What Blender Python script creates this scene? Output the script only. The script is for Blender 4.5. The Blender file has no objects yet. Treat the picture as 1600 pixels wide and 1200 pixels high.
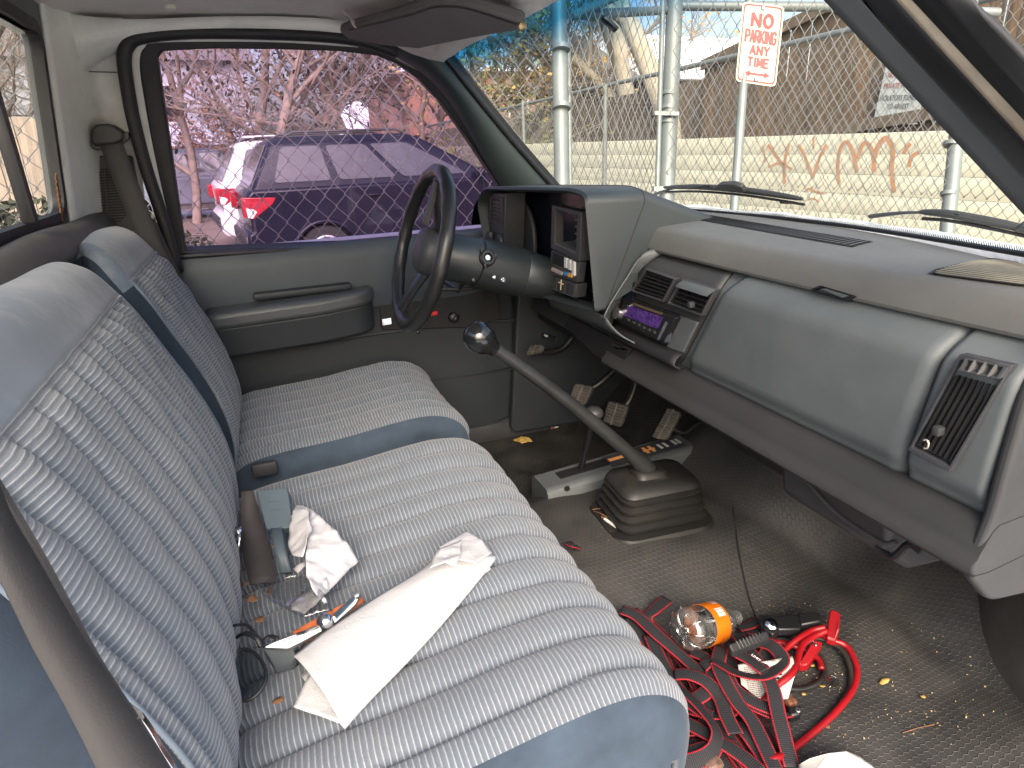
import bpy, bmesh, math, random
from math import radians, sin, cos, pi, sqrt, atan2
from mathutils import Vector as V, Matrix, noise
random.seed(7)
S = bpy.context.scene
COL = S.collection

# ------------------------------------------------------------------ camera
CAM = V((0.0, -1.10, 0.95)); YAW, PITCH, ROLL, FPX = 69.0, 20.8, 2.4, 1000.0
_y, _p, _r = radians(YAW), radians(PITCH), radians(ROLL)
DIR = V((cos(_y)*cos(_p), sin(_y)*cos(_p), -sin(_p)))
_R = DIR.cross(V((0, 0, 1))).normalized(); _U = _R.cross(DIR)
RGT = _R*cos(_r) - _U*sin(_r); UPV = _U*cos(_r) + _R*sin(_r)
cd = bpy.data.cameras.new('camera'); cam = bpy.data.objects.new('camera', cd); COL.objects.link(cam)
cd.sensor_width = 36.0; cd.lens = 36.0*FPX/1600.0; cd.clip_start = 0.02; cd.clip_end = 500
m3 = Matrix((RGT, UPV, -DIR)).transposed()
cam.matrix_world = Matrix.Translation(CAM) @ m3.to_4x4()
S.camera = cam
S.render.resolution_x, S.render.resolution_y = 1024, 768

# ------------------------------------------------------------------ world, sun, exposure
SUN_AZ, SUN_EL = radians(-106), radians(38)
w = bpy.data.worlds.new('World'); S.world = w; w.use_nodes = True
nt = w.node_tree; nt.nodes.clear()
sky = nt.nodes.new('ShaderNodeTexSky'); sky.sky_type = 'NISHITA'; sky.sun_disc = False
sky.sun_elevation = SUN_EL; sky.sun_rotation = pi/2 - SUN_AZ
sky.air_density = 1.0; sky.dust_density = 6.0; sky.ozone_density = 0.6
bg = nt.nodes.new('ShaderNodeBackground'); bg.inputs['Strength'].default_value = 0.15
ow = nt.nodes.new('ShaderNodeOutputWorld')
nt.links.new(sky.outputs[0], bg.inputs[0]); nt.links.new(bg.outputs[0], ow.inputs[0])
sl = bpy.data.lights.new('sun', 'SUN'); sl.energy = 0.6; sl.angle = radians(45); sl.color = (1, .99, .98)
so = bpy.data.objects.new('sun', sl); COL.objects.link(so)
so.rotation_euler = V((cos(SUN_AZ)*cos(SUN_EL), sin(SUN_AZ)*cos(SUN_EL), sin(SUN_EL))).to_track_quat('Z', 'Y').to_euler()
S.view_settings.view_transform = 'Standard'; S.view_settings.look = 'None'
S.view_settings.exposure = 1.64; S.view_settings.gamma = 1
S.render.engine = 'CYCLES'
S.cycles.max_bounces = 10; S.cycles.diffuse_bounces = 6; S.cycles.transparent_max_bounces = 24
S.cycles.caustics_reflective = False; S.cycles.caustics_refractive = False

# ------------------------------------------------------------------ helpers
def ray(px, py):
    return (DIR*FPX + RGT*(px-800) - UPV*(py-600)).normalized()
def at(px, py, ax, v):
    i = 'xyz'.index(ax); r = ray(px, py); t = (v - CAM[i])/r[i]; return CAM + r*t
def atp(px, py, p0, n):
    r = ray(px, py); return CAM + r*((p0-CAM).dot(n)/r.dot(n))
def away(px, py, d):
    r = ray(px, py); return CAM + r*(d/r.dot(DIR))
def lerp(a, b, t): return a + (b-a)*t
def sm(a, b, x):
    t = max(0., min(1., (x-a)/(b-a))); return t*t*(3-2*t)
def spline(pts, n):
    pts = [V(p) for p in pts]; out = []
    P = [pts[0]*2-pts[1]] + pts + [pts[-1]*2-pts[-2]]
    L = len(pts)-1
    for i in range(n+1):
        u = i/n*L; k = min(int(u), L-1); t = u-k
        a, b, c, d = P[k], P[k+1], P[k+2], P[k+3]
        out.append(.5*((2*b)+(c-a)*t+(2*a-5*b+4*c-d)*t*t+(3*b-a-3*c+d)*t**3))
    return out
def rrect(w, h, r, n=4):
    o = []
    for cx, cy, a0 in ((w/2-r, h/2-r, 0), (-w/2+r, h/2-r, 90), (-w/2+r, -h/2+r, 180), (w/2-r, -h/2+r, 270)):
        for k in range(n+1):
            a = radians(a0+90*k/n); o.append((cx+r*cos(a), cy+r*sin(a)))
    return o
def roundpoly(pts, rad, n=4):
    out = []; L = len(pts)
    for i in range(L):
        p = V(pts[i]); a = V(pts[i-1]); b = V(pts[(i+1) % L])
        r = rad[i] if isinstance(rad, (list, tuple)) else rad
        r1 = min(r, (a-p).length*.45); r2 = min(r, (b-p).length*.45)
        s = p+(a-p).normalized()*r1; e = p+(b-p).normalized()*r2
        for k in range(n+1):
            t = k/n; out.append(s*(1-t)**2+p*2*t*(1-t)+e*t*t)
    return out

class MB:
    def __init__(s): s.v = []; s.f = []; s.m = []; s.uv = {}
    def add(s, vs, fs, mi=0, uv=None):
        b = len(s.v); s.v += [V(q) for q in vs]
        for f in fs: s.f.append([b+i for i in f]); s.m.append(mi)
        if uv:
            for i, q in enumerate(uv): s.uv[b+i] = q
        return s
    def box(s, c, size, rot=None, bev=0, mi=0, seg=2):
        bm = bmesh.new(); bmesh.ops.create_cube(bm, size=1)
        for q in bm.verts: q.co = V((q.co.x*size[0], q.co.y*size[1], q.co.z*size[2]))
        if bev: bmesh.ops.bevel(bm, geom=bm.edges[:], offset=bev, segments=seg, affect='EDGES', profile=.5)
        bm.verts.index_update()
        R = rot or Matrix.Identity(3)
        s.add([V(c)+R@q.co for q in bm.verts], [[q.index for q in f.verts] for f in bm.faces], mi); bm.free(); return s
    def tube(s, path, r, n=10, mi=0, closed=False, flat=1.0, up=None):
        path = [V(p) for p in path]; N = len(path); vs = []; L = 0; uvs = []
        prev = None
        for i, p in enumerate(path):
            t = (path[(i+1) % N]-path[i-1]) if closed else (path[min(i+1, N-1)]-path[max(i-1, 0)])
            t = t.normalized() if t.length > 1e-9 else V((0, 0, 1))
            if prev is None:
                a = up or (V((0, 0, 1)) if abs(t.z) < .9 else V((1, 0, 0)))
                prev = (V(a)-t*t.dot(V(a))).normalized()
            else:
                q = prev-t*t.dot(prev); prev = q.normalized() if q.length > 1e-6 else prev
            bn = t.cross(prev); rr = r[i] if isinstance(r, (list, tuple)) else r
            if i: L += (p-path[i-1]).length
            for k in range(n):
                a = 2*pi*k/n; vs.append(p+prev*cos(a)*rr*flat+bn*sin(a)*rr); uvs.append((L, k/n))
        fs = []
        for i in range(N if closed else N-1):
            j = (i+1) % N
            for k in range(n):
                k2 = (k+1) % n; fs.append((i*n+k, i*n+k2, j*n+k2, j*n+k))
        if not closed: fs.append(tuple(range(n-1, -1, -1))); fs.append(tuple((N-1)*n+k for k in range(n)))
        return s.add(vs, fs, mi, uvs)
    def lathe(s, o, axis, prof, n=24, mi=0, a0=0, a1=2*pi, cap=True):
        o = V(o); z = V(axis).normalized(); x = z.orthogonal().normalized(); y = z.cross(x); vs = []; fs = []
        full = abs(a1-a0-2*pi) < 1e-6; m = n if full else n+1
        for t, r in prof:
            for k in range(m):
                a = a0+(a1-a0)*k/n; vs.append(o+z*t+(x*cos(a)+y*sin(a))*r)
        for i in range(len(prof)-1):
            for k in range(n):
                k2 = (k+1) % m; fs.append((i*m+k, i*m+k2, (i+1)*m+k2, (i+1)*m+k))
        if cap and full:
            fs.append(tuple(range(m-1, -1, -1))); fs.append(tuple((len(prof)-1)*m+k for k in range(m)))
        return s.add(vs, fs, mi)
    def prism(s, poly, off, mi=0):
        poly = [V(p) for p in poly]; off = V(off); n = len(poly)
        fs = [tuple(range(n)), tuple(range(2*n-1, n-1, -1))]
        for i in range(n): j = (i+1) % n; fs.append((i, i+n, j+n, j))
        return s.add(poly+[p+off for p in poly], fs, mi)
    def ring(s, A, B, off, mi=0):
        A = [V(p) for p in A]; B = [V(p) for p in B]; off = V(off); n = len(A)
        vs = A+B+[p+off for p in A]+[p+off for p in B]; fs = []
        for i in range(n):
            j = (i+1) % n
            fs += [(i, j, n+j, n+i), (2*n+i, 3*n+i, 3*n+j, 2*n+j), (i, 2*n+i, 2*n+j, j), (n+i, n+j, 3*n+j, 3*n+i)]
        return s.add(vs, fs, mi)
    def grid(s, G, mi=0, uv=None, mf=None, cu=False, cv=False):
        nu, nv = len(G), len(G[0]); vs = [p for row in G for p in row]; b = len(s.v)
        s.v += [V(p) for p in vs]
        for i in range(nu if cu else nu-1):
            for j in range(nv if cv else nv-1):
                i2, j2 = (i+1) % nu, (j+1) % nv
                s.f.append([b+i*nv+j, b+i2*nv+j, b+i2*nv+j2, b+i*nv+j2]); s.m.append(mf(i, j) if mf else mi)
        if uv:
            for i in range(nu):
                for j in range(nv): s.uv[b+i*nv+j] = uv[i][j]
        return s
    def strip(s, path, side, w, mi=0, thick=0, nrm=None):
        path = [V(p) for p in path]; L = 0; A = []; uv = []
        for i, p in enumerate(path):
            if i: L += (p-path[i-1]).length
            sd = (side[i] if isinstance(side, list) else V(side)).normalized()
            A.append([p-sd*w/2, p-sd*w/6, p+sd*w/6, p+sd*w/2]); uv.append([(L, 0), (L, .33), (L, .67), (L, 1)])
        return s.grid(A, mi, uv)
    def build(s, name, mats, parent=None, smooth=40, bev=0, seg=2, solid=0, sub=0):
        me = bpy.data.meshes.new(name); me.from_pydata([tuple(q) for q in s.v], [], s.f); me.update()
        if not isinstance(mats, (list, tuple)): mats = [mats]
        for q in mats: me.materials.append(q)
        for p, k in zip(me.polygons, s.m): p.material_index = k
        if s.uv:
            ul = me.uv_layers.new(name='UVMap')
            for lp in me.loops: ul.data[lp.index].uv = s.uv.get(lp.vertex_index, (0, 0))
        if smooth:
            for p in me.polygons: p.use_smooth = True
            me.set_sharp_from_angle(angle=radians(smooth))
        o = bpy.data.objects.new(name, me); COL.objects.link(o)
        bm = bmesh.new(); bm.from_mesh(me); bmesh.ops.recalc_face_normals(bm, faces=bm.faces[:]); bm.to_mesh(me); bm.free()
        if parent: o.parent = parent; o.matrix_parent_inverse = Matrix.Translation(-parent.location) if parent.type == 'EMPTY' else Matrix.Identity(4)
        if solid:
            md = o.modifiers.new('solid', 'SOLIDIFY'); md.thickness = solid; md.offset = 0
        if bev:
            md = o.modifiers.new('bevel', 'BEVEL'); md.width = bev; md.segments = seg; md.limit_method = 'ANGLE'; md.angle_limit = radians(38)
        if sub:
            md = o.modifiers.new('sub', 'SUBSURF'); md.levels = sub; md.render_levels = sub
        return o
def empty(name, loc=(0, 0, 0), parent=None):
    o = bpy.data.objects.new(name, None); COL.objects.link(o); o.location = loc; o.empty_display_size = .05
    if parent: o.parent = parent; o.matrix_parent_inverse = Matrix.Translation(-parent.location)
    return o
def tag(o, label=None, cat=None, group=None, kind=None):
    if label: o['label'] = label
    if cat: o['category'] = cat
    if group: o['group'] = group
    if kind: o['kind'] = kind
    return o
def text_mb(mb, s, o, xd, yd, size, sx=1.0, mi=0, depth=.0004, align='CENTER', bold=0.0):
    c = bpy.data.curves.new('t', 'FONT'); c.body = s; c.size = 1; c.align_x = align; c.extrude = depth/size; c.offset = bold
    t = bpy.data.objects.new('t', c); COL.objects.link(t)
    dg = bpy.context.evaluated_depsgraph_get(); me = bpy.data.meshes.new_from_object(t.evaluated_get(dg))
    xd, yd = V(xd).normalized(), V(yd).normalized(); zd = xd.cross(yd)
    mb.add([V(o)+xd*(v.co.x*size*sx)+yd*(v.co.y*size)+zd*(v.co.z*size) for v in me.vertices], [list(p.vertices) for p in me.polygons], mi)
    bpy.data.objects.remove(t); bpy.data.curves.remove(c); bpy.data.meshes.remove(me)
def stroke(mb, pts, w, n, mi=0, wob=.15):
    """flat painted stroke along pts lying on a surface with normal n"""
    P = spline(pts, len(pts)*5); n = V(n).normalized(); G = []
    for i, p in enumerate(P):
        t = (P[min(i+1, len(P)-1)]-P[max(i-1, 0)]).normalized(); sd = n.cross(t)
        ww = w*(1+wob*noise.noise(p*40))
        G.append([p-sd*ww/2, p+sd*ww/2])
    mb.grid(G, mi)

# ------------------------------------------------------------------ materials
def newmat(name):
    m = bpy.data.materials.new(name); m.use_nodes = True; n = m.node_tree.nodes; l = m.node_tree.links
    return m, n, l, n['Principled BSDF'], n['Material Output']
def mul(c, k): return (min(1, c[0]*k), min(1, c[1]*k), min(1, c[2]*k), 1)
def math_n(n, l, op, a, b=None, c=None):
    q = n.new('ShaderNodeMath'); q.operation = op
    for i, x in enumerate((a, b, c)):
        if x is None: continue
        if isinstance(x, (int, float)): q.inputs[i].default_value = x
        else: l.new(x, q.inputs[i])
    return q.outputs[0]
def mixc(n, l, fac, a, b):
    q = n.new('ShaderNodeMix'); q.data_type = 'RGBA'
    for k, x in ((0, fac), (6, a), (7, b)):
        if isinstance(x, (int, float, tuple)): q.inputs[k].default_value = x
        else: l.new(x, q.inputs[k])
    return q.outputs[2]
def noisef(n, l, vec, sc, det=4, rough=.6):
    q = n.new('ShaderNodeTexNoise'); q.inputs['Scale'].default_value = sc; q.inputs['Detail'].default_value = det
    q.inputs['Roughness'].default_value = rough
    if vec: l.new(vec, q.inputs['Vector'])
    return q.outputs['Fac']
def ramp(n, l, fac, a, b):
    q = n.new('ShaderNodeMapRange'); q.inputs[1].default_value = a; q.inputs[2].default_value = b; l.new(fac, q.inputs[0]); return q.outputs[0]
def M(name, col, rough=.6, metal=0, var=.15, vs=7, bump=0, bs=300, dust=None, dusta=.4, sheen=0, spec=.5, coat=0, bd=.001):
    m, n, l, b, o = newmat(name); tc = n.new('ShaderNodeTexCoord').outputs['Object']
    f = ramp(n, l, noisef(n, l, tc, vs), .3, .7)
    c = mixc(n, l, f, mul(col, 1-var), mul(col, 1+var))
    if dust:
        d = ramp(n, l, noisef(n, l, tc, vs*.6+1.3, 8, .7), .48, .72)
        c = mixc(n, l, math_n(n, l, 'MULTIPLY', d, dusta), c, (*dust, 1))
    l.new(c, b.inputs['Base Color'])
    rr = noisef(n, l, tc, vs*3, 6); q = n.new('ShaderNodeMapRange'); q.inputs[3].default_value = max(0.02, rough-.1); q.inputs[4].default_value = min(1, rough+.1)
    l.new(rr, q.inputs[0]); l.new(q.outputs[0], b.inputs['Roughness'])
    b.inputs['Metallic'].default_value = metal; b.inputs['Specular IOR Level'].default_value = spec
    if sheen: b.inputs['Sheen Weight'].default_value = sheen; b.inputs['Sheen Roughness'].default_value = .4
    if coat: b.inputs['Coat Weight'].default_value = coat
    if bump:
        bp = n.new('ShaderNodeBump'); bp.inputs['Strength'].default_value = bump; bp.inputs['Distance'].default_value = bd
        l.new(noisef(n, l, tc, bs, 3), bp.inputs['Height']); l.new(bp.outputs[0], b.inputs['Normal'])
    return m
def glassmat(name, tint, refl=.08, rough=0.0, band=None, smudge=0):
    m, n, l, b, o = newmat(name); n.remove(b)
    t = n.new('ShaderNodeBsdfTransparent'); t.inputs[0].default_value = (*tint, 1)
    g = n.new('ShaderNodeBsdfGlossy'); g.inputs['Roughness'].default_value = rough; g.inputs[0].default_value = (.9, .9, .9, 1)
    lw = n.new('ShaderNodeLayerWeight'); lw.inputs[0].default_value = .25
    fac = math_n(n, l, 'MINIMUM', math_n(n, l, 'MULTIPLY_ADD', lw.outputs['Fresnel'], .3, refl*.25), refl)
    tc = n.new('ShaderNodeTexCoord').outputs['Object']
    if band:
        sp = n.new('ShaderNodeSeparateXYZ'); l.new(tc, sp.inputs[0])
        nz = noisef(n, l, tc, 14, 5)
        h = math_n(n, l, 'MULTIPLY_ADD', nz, .03, sp.outputs[2])
        k = ramp(n, l, h, band[0], band[1])
        l.new(mixc(n, l, k, (*tint, 1), (*band[2], 1)), t.inputs[0])
    mx = n.new('ShaderNodeMixShader'); l.new(fac, mx.inputs[0]); l.new(t.outputs[0], mx.inputs[1]); l.new(g.outputs[0], mx.inputs[2])
    out = mx.outputs[0]
    if smudge:
        d = n.new('ShaderNodeBsdfDiffuse'); d.inputs[0].default_value = (.6, .6, .58, 1)
        mp = n.new('ShaderNodeMapping'); mp.inputs['Scale'].default_value = (1, 1, .25); l.new(tc, mp.inputs[0])
        s = math_n(n, l, 'MULTIPLY', ramp(n, l, noisef(n, l, mp.outputs[0], 30, 7, .75), .42, .8), smudge)
        m2 = n.new('ShaderNodeMixShader'); l.new(s, m2.inputs[0]); l.new(out, m2.inputs[1]); l.new(d.outputs[0], m2.inputs[2]); out = m2.outputs[0]
    l.new(out, o.inputs[0]); return m

PL = (.115, .128, .135)      # grey interior plastic
m_plast = M('grey_plastic', (.08,.09,.094), .55, var=.1, bump=.12, bs=650, dust=(.16, .155, .14), dusta=.18)
m_plast_l = M('light_grey_plastic', (.080, .092, .097), .62, var=.1, vs=9, bump=.12, bs=650, dust=(.11, .115, .115), dusta=.3)
m_pad = M('dash_pad_vinyl', (.09, .091, .088), .62, var=.08, bump=.3, bs=520, dust=(.15, .148, .138), dusta=.25)
m_plast_d = M('dark_plastic', (.034, .036, .041), .5, var=.15, bump=.12, bs=600, dust=(.12, .1, .08), dusta=.25)
m_trim = M('dark_grey_trim', (.029, .030, .032), .55, var=.12, bump=.15, bs=600, dust=(.06, .058, .055), dusta=.3)
m_hood = M('cluster_shell', (.028, .0335, .036), .5, var=.08, bump=.12, bs=600)
m_black = M('black_plastic', (.011, .011, .013), .4, var=.2)
m_rubber = M('black_rubber', (.010, .010, .012), .6, var=.25, bump=.2, bs=200)
m_void = M('dark_recess', (.006, .006, .007), .7)
m_leather = M('wheel_grip', (.016, .017, .018), .33, var=.25, bump=.12, bs=300)
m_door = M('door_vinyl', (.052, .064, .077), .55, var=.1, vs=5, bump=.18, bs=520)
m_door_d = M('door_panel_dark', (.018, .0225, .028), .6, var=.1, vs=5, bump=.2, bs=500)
m_pillar = M('pillar_trim', (.026, .036, .036), .45, var=.08, bump=.1, bs=500)
m_white = M('white_body_paint', (.72, .73, .70), .45, var=.06, vs=8, dust=(.3, .29, .26), dusta=.4)
m_headliner = M('headliner', (.58, .55, .53), .9, var=.07, bump=.5, bs=330, bd=.002)
m_visor = M('visor_vinyl', (.11, .107, .108), .75, var=.06, bump=.15, bs=500)
m_knee = M('knee_trim', (.026, .0265, .028), .6, var=.12, bump=.15, bs=600, dust=(.035, .033, .03), dusta=.4, spec=.35)
m_bezel = M('bezel_plastic', (.075, .083, .086), .6, var=.08, bump=.1, bs=650)
m_chrome = M('chrome', (.75, .75, .77), .15, 1, var=.1)
m_steel = M('zinc_steel', (.40, .43, .45), .48, 1, var=.2, vs=40)
m_web = M('belt_webbing', (.038, .036, .037), .75, var=.15, bump=.3, bs=900)
m_buckle = M('buckle_plastic', (.06, .085, .105), .5, var=.1, bump=.1, bs=500)
m_pedal = M('pedal_rubber', (.06, .056, .05), .7, var=.3, vs=30, bump=.3, bs=120)
# ------------------------------------------------------------------ fabric, velour, rubber mat
def ribbed_fabric():
    m, n, l, b, o = newmat('ribbed_seat_fabric'); uv = n.new('ShaderNodeUVMap').outputs[0]
    tc = n.new('ShaderNodeTexCoord').outputs['Object']
    sp = n.new('ShaderNodeSeparateXYZ'); l.new(uv, sp.inputs[0])
    wob = math_n(n, l, 'MULTIPLY_ADD', noisef(n, l, tc, 28, 2), .0025, sp.outputs[0])
    fr = math_n(n, l, 'FRACT', math_n(n, l, 'DIVIDE', wob, .0068))
    tri = math_n(n, l, 'ABSOLUTE', math_n(n, l, 'MULTIPLY_ADD', fr, 2, -1))
    line = ramp(n, l, tri, .68, .88); dark = ramp(n, l, tri, .60, .20)
    f = ramp(n, l, noisef(n, l, tc, 9, 6), .3, .7); ff = ramp(n, l, noisef(n, l, tc, 420, 2), .25, .75)
    base = mixc(n, l, f, (.105, .128, .155, 1), (.13, .147, .166, 1))
    base = mixc(n, l, math_n(n, l, 'MULTIPLY', dark, .2), base, (.07, .08, .1, 1))
    base = mixc(n, l, math_n(n, l, 'MULTIPLY', ff, .3), base, (.08, .09, .11, 1))
    lc = mixc(n, l, f, (.25, .275, .305, 1), (.285, .295, .31, 1))
    c = mixc(n, l, math_n(n, l, 'MULTIPLY', line, ramp(n, l, noisef(n, l, tc, 160, 3), .1, .5)), base, lc)
    st = math_n(n, l, 'MULTIPLY', ramp(n, l, noisef(n, l, tc, 5, 7, .7), .6, .8), .35)
    c = mixc(n, l, st, c, (.2, .18, .15, 1))
    l.new(c, b.inputs['Base Color']); b.inputs['Roughness'].default_value = .9; b.inputs['Specular IOR Level'].default_value = .15
    b.inputs['Sheen Weight'].default_value = .25; b.inputs['Sheen Roughness'].default_value = .5
    h = math_n(n, l, 'POWER', tri, 1.5)
    h = math_n(n, l, 'MULTIPLY_ADD', ff, .25, h)
    bp = n.new('ShaderNodeBump'); bp.inputs['Strength'].default_value = .8; bp.inputs['Distance'].default_value = .0018
    l.new(h, bp.inputs['Height']); l.new(bp.outputs[0], b.inputs['Normal']); return m
m_fab = ribbed_fabric()
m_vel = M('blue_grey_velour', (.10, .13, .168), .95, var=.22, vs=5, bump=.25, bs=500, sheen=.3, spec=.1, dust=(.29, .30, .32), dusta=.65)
m_vel_shade = M('blue_grey_velour_shaded', (.042, .058, .08), .95, var=.3, vs=9, bump=.3, bs=500, sheen=.12, spec=.1)  # darker copy of the velour: shade on the cushion sides put into colour

m_vel_flank_shade = M('velour_flank_shaded', (.026, .036, .052), .95, var=.3, vs=9, bump=.3, bs=500, sheen=.1, spec=.1)  # same velour again, darkest copy, with the backrest flank's shade painted in
def hex_mat():
    m, n, l, b, o = newmat('hex_rubber_mat'); tc = n.new('ShaderNodeTexCoord').outputs['Object']
    uv = n.new('ShaderNodeUVMap').outputs[0]
    def vm(op, a, bb=None):
        q = n.new('ShaderNodeVectorMath'); q.operation = op
        for i, x in enumerate((a, bb)):
            if x is None: continue
            if isinstance(x, tuple): q.inputs[i].default_value = x
            else: l.new(x, q.inputs[i])
        return q
    wob = n.new('ShaderNodeVectorMath'); wob.operation = 'SCALE'; wob.inputs['Scale'].default_value = 1/.0125; l.new(uv, wob.inputs[0])
    p = wob.outputs[0]; r = (1.0, 1.7320508, 1.0); hh = (.5, .8660254, .5)
    def cell(q):
        a = vm('MODULO', vm('ADD', q, (200., 346.41016, 0)).outputs[0], r).outputs[0]
        a = vm('SUBTRACT', a, hh).outputs[0]; return vm('MULTIPLY', a, (1, 1, 0)).outputs[0]
    A = cell(p); B = cell(vm('SUBTRACT', p, hh).outputs[0])
    la = vm('LENGTH', A).outputs['Value']; lb = vm('LENGTH', B).outputs['Value']
    k = math_n(n, l, 'LESS_THAN', la, lb)
    g = n.new('ShaderNodeMix'); g.data_type = 'VECTOR'; l.new(k, g.inputs[0]); l.new(B, g.inputs[4]); l.new(A, g.inputs[5])
    ab = vm('ABSOLUTE', g.outputs[1]).outputs[0]
    d1 = vm('DOT_PRODUCT', ab, (.5, .8660254, 0)).outputs['Value']
    sx = n.new('ShaderNodeSeparateXYZ'); l.new(ab, sx.inputs[0])
    d = math_n(n, l, 'MAXIMUM', d1, sx.outputs[0])          # 0 centre .5 edge
    groove = ramp(n, l, d, .40, .47)
    n1 = ramp(n, l, noisef(n, l, tc, 5.5, 9, .72), .40, .68); n2 = ramp(n, l, noisef(n, l, tc, 19, 8, .75), .45, .75)
    spx = n.new('ShaderNodeSeparateXYZ'); l.new(tc, spx.inputs[0])
    drv = ramp(n, l, math_n(n, l, 'MULTIPLY_ADD', noisef(n, l, tc, 9, 4), .2, spx.outputs[1]), .30, .42)
    dirt = math_n(n, l, 'MULTIPLY', n1, .55); dirt = math_n(n, l, 'MULTIPLY_ADD', n2, .22, dirt)
    base = mixc(n, l, drv, (.019, .019, .020, 1), (.006, .006, .006, 1))
    base = mixc(n, l, ramp(n, l, noisef(n, l, tc, 3.3, 5), .35, .65), base, mixc(n, l, drv, (.035, .035, .036, 1), (.010, .0095, .009, 1)))
    c = mixc(n, l, dirt, base, (.062, .058, .052, 1))
    c = mixc(n, l, math_n(n, l, 'MULTIPLY', groove, math_n(n, l, 'MULTIPLY_ADD', n1, .5, .25)), c, (.076, .072, .065, 1))
    l.new(c, b.inputs['Base Color'])
    rr = n.new('ShaderNodeMapRange'); rr.inputs[3].default_value = .5; rr.inputs[4].default_value = .72; l.new(n1, rr.inputs[0]); l.new(rr.outputs[0], b.inputs['Roughness'])
    b.inputs['Specular IOR Level'].default_value = .4
    bp = n.new('ShaderNodeBump'); bp.inputs['Strength'].default_value = .55; bp.inputs['Distance'].default_value = .0016; bp.invert = True
    l.new(math_n(n, l, 'MULTIPLY_ADD', noisef(n, l, tc, 60, 6), -.5, groove), bp.inputs['Height']); l.new(bp.outputs[0], b.inputs['Normal']); return m
m_hex = hex_mat()

# ================================================================== THE TRUCK CAB
truck = empty('pickup_truck', (0, .04, -.75))
tag(truck, 'old pickup truck seen into its grey cab, with dashboard, blue cloth seats and floor shifter', 'pickup truck')

# ---- floor
def floor_z(x, y):
    h = .055*(1-sm(.13, .34, abs(y-.06)))*sm(.2, .55, x)
    h += .03*(1-sm(.05, .45, abs(y-.06)))
    t = max(0, x-(.98 + .10*sm(.0, -.25, y)))
    h += t*.95*(1-.0*x)
    h += .028*sm(.86, 1.0, x)*(.5+.5*sin(y*17+1.2))*sm(.05, -.2, y)*(1-sm(1.0, 1.2, x))
    h += .012*noise.noise(V((x*5, y*5, 3)))*sm(.4, .7, x) + .004*noise.noise(V((x*14, y*14, 7)))
    h += .0
    return h
G = []; UVg = []
nx, ny = 110, 110
for i in range(nx):
    x = -.35+(1.42+.35)*i/(nx-1); row = []; ur = []
    for j in range(ny):
        y = -.735+1.50*j/(ny-1); z = floor_z(x, y); row.append((x, y, z)); ur.append((x+max(0, x-.98)*.4+5, y+5))
    G.append(row); UVg.append(ur)
f = MB().grid(G, 0, UVg).build('rubber_floor_mat', m_hex, truck, smooth=180)
tag(f, 'worn black rubber floor mat with a honeycomb pattern and dried dirt')
MB().box((.5, .02, -.09), (1.9, 1.62, .04)).build('floor_pan', m_plast_d, truck)
# sill strips
MB().box((.3, .775, .035), (1.5, .05, .07), bev=.012).build('door_sill', m_plast_d, truck)
MB().box((.4, -.76, -.02), (1.6, .05, .05), bev=.012).build('door_sill', m_plast_d, truck)
# seam in the mat
seam = [at(x, y, 'z', .0) for x, y in ((1140, 838), (1147, 880), (1158, 915), (1170, 945), (1180, 968))]
seam = [V((p.x, p.y, floor_z(p.x, p.y)+.001)) for p in seam]
MB().tube(spline(seam, 20), .0018, 6).build('mat_seam', m_void, truck)

# ---- firewall, kick panels
MB().box((1.42, .02, .20), (.03, 1.56, .86)).build('firewall', m_plast_d, truck)
MB().prism(roundpoly([(.69, .725, .03), (.74, .725, .56), (1.0, .735, .62), (1.4, .735, .62), (1.4, .735, .0)], .03), (0, .03, 0)).build('kick_panel', m_door_d, truck, bev=.006)
MB().prism(roundpoly([(1.06, -.745, .0), (1.0, -.745, .30), (.98, -.745, .62), (1.4, -.745, .62), (1.4, -.745, .0)], .04), (0, -.03, 0)).build('kick_panel', m_trim, truck, bev=.006)
G = []
for i in range(25):
    a = pi*i/24; row = []
    for j in range(13):
        b2 = pi/2*j/12
        row.append((1.40+.34*cos(a)*cos(b2), -.80+.44*sin(b2), -.02+.48*sin(a)*cos(b2)))
    G.append(row)
MB().grid(G).build('wheel_arch_panel', M('arch_rubber', (.05, .047, .043), .65, var=.3, vs=12, bump=.3, bs=300, dust=(.09, .08, .065), dusta=.5), truck, smooth=180)

# ---- rear wall, window, side panels, headliner
def rw(y, z, dx=0): return V((-.35+.12*(z-.83)-dx, y, z))
rearA = [rw(-.62, .80), rw(.53, .80), rw(.50, 1.13), rw(.44, 1.185), rw(-.50, 1.185)]
wy0, wy1, wz0, wz1 = -.56, .485, .835, 1.188
def ringpts(y0, y1, z0, z1, r, dx): return [rw(p[0]+(y0+y1)/2, p[1]+(z0+z1)/2, dx) for p in rrect(y1-y0, z1-z0, r, 5)]
fr = MB().ring(ringpts(-.62, .54, .765, 1.238, .06, 0), ringpts(wy0, wy1, wz0, wz1, .045, 0), (-.03, 0, 0))
rwin = fr.build('rear_window', m_plast, truck, bev=.005)
tag(rwin, 'sliding rear window with a dusty pane and thick grey surround')
MB().ring(ringpts(wy0-.002, wy1+.002, wz0-.002, wz1+.002, .045, -.004), ringpts(wy0+.018, wy1-.018, wz0+.018, wz1-.018, .03, -.004), (-.02, 0, 0)).build('gasket', m_rubber, rwin)
m_rglass = glassmat('dusty_glass', (.94, .95, .94), .06, smudge=.35)
MB().prism(ringpts(wy0+.01, wy1-.01, wz0+.01, wz1-.01, .035, .012), (-.004, 0, 0)).build('pane', m_rglass, rwin, smooth=0)
MB().box(rw(.18, .99, .002), (.02, .022, .27), bev=.004).build('sash_bar', m_black, rwin)
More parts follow.
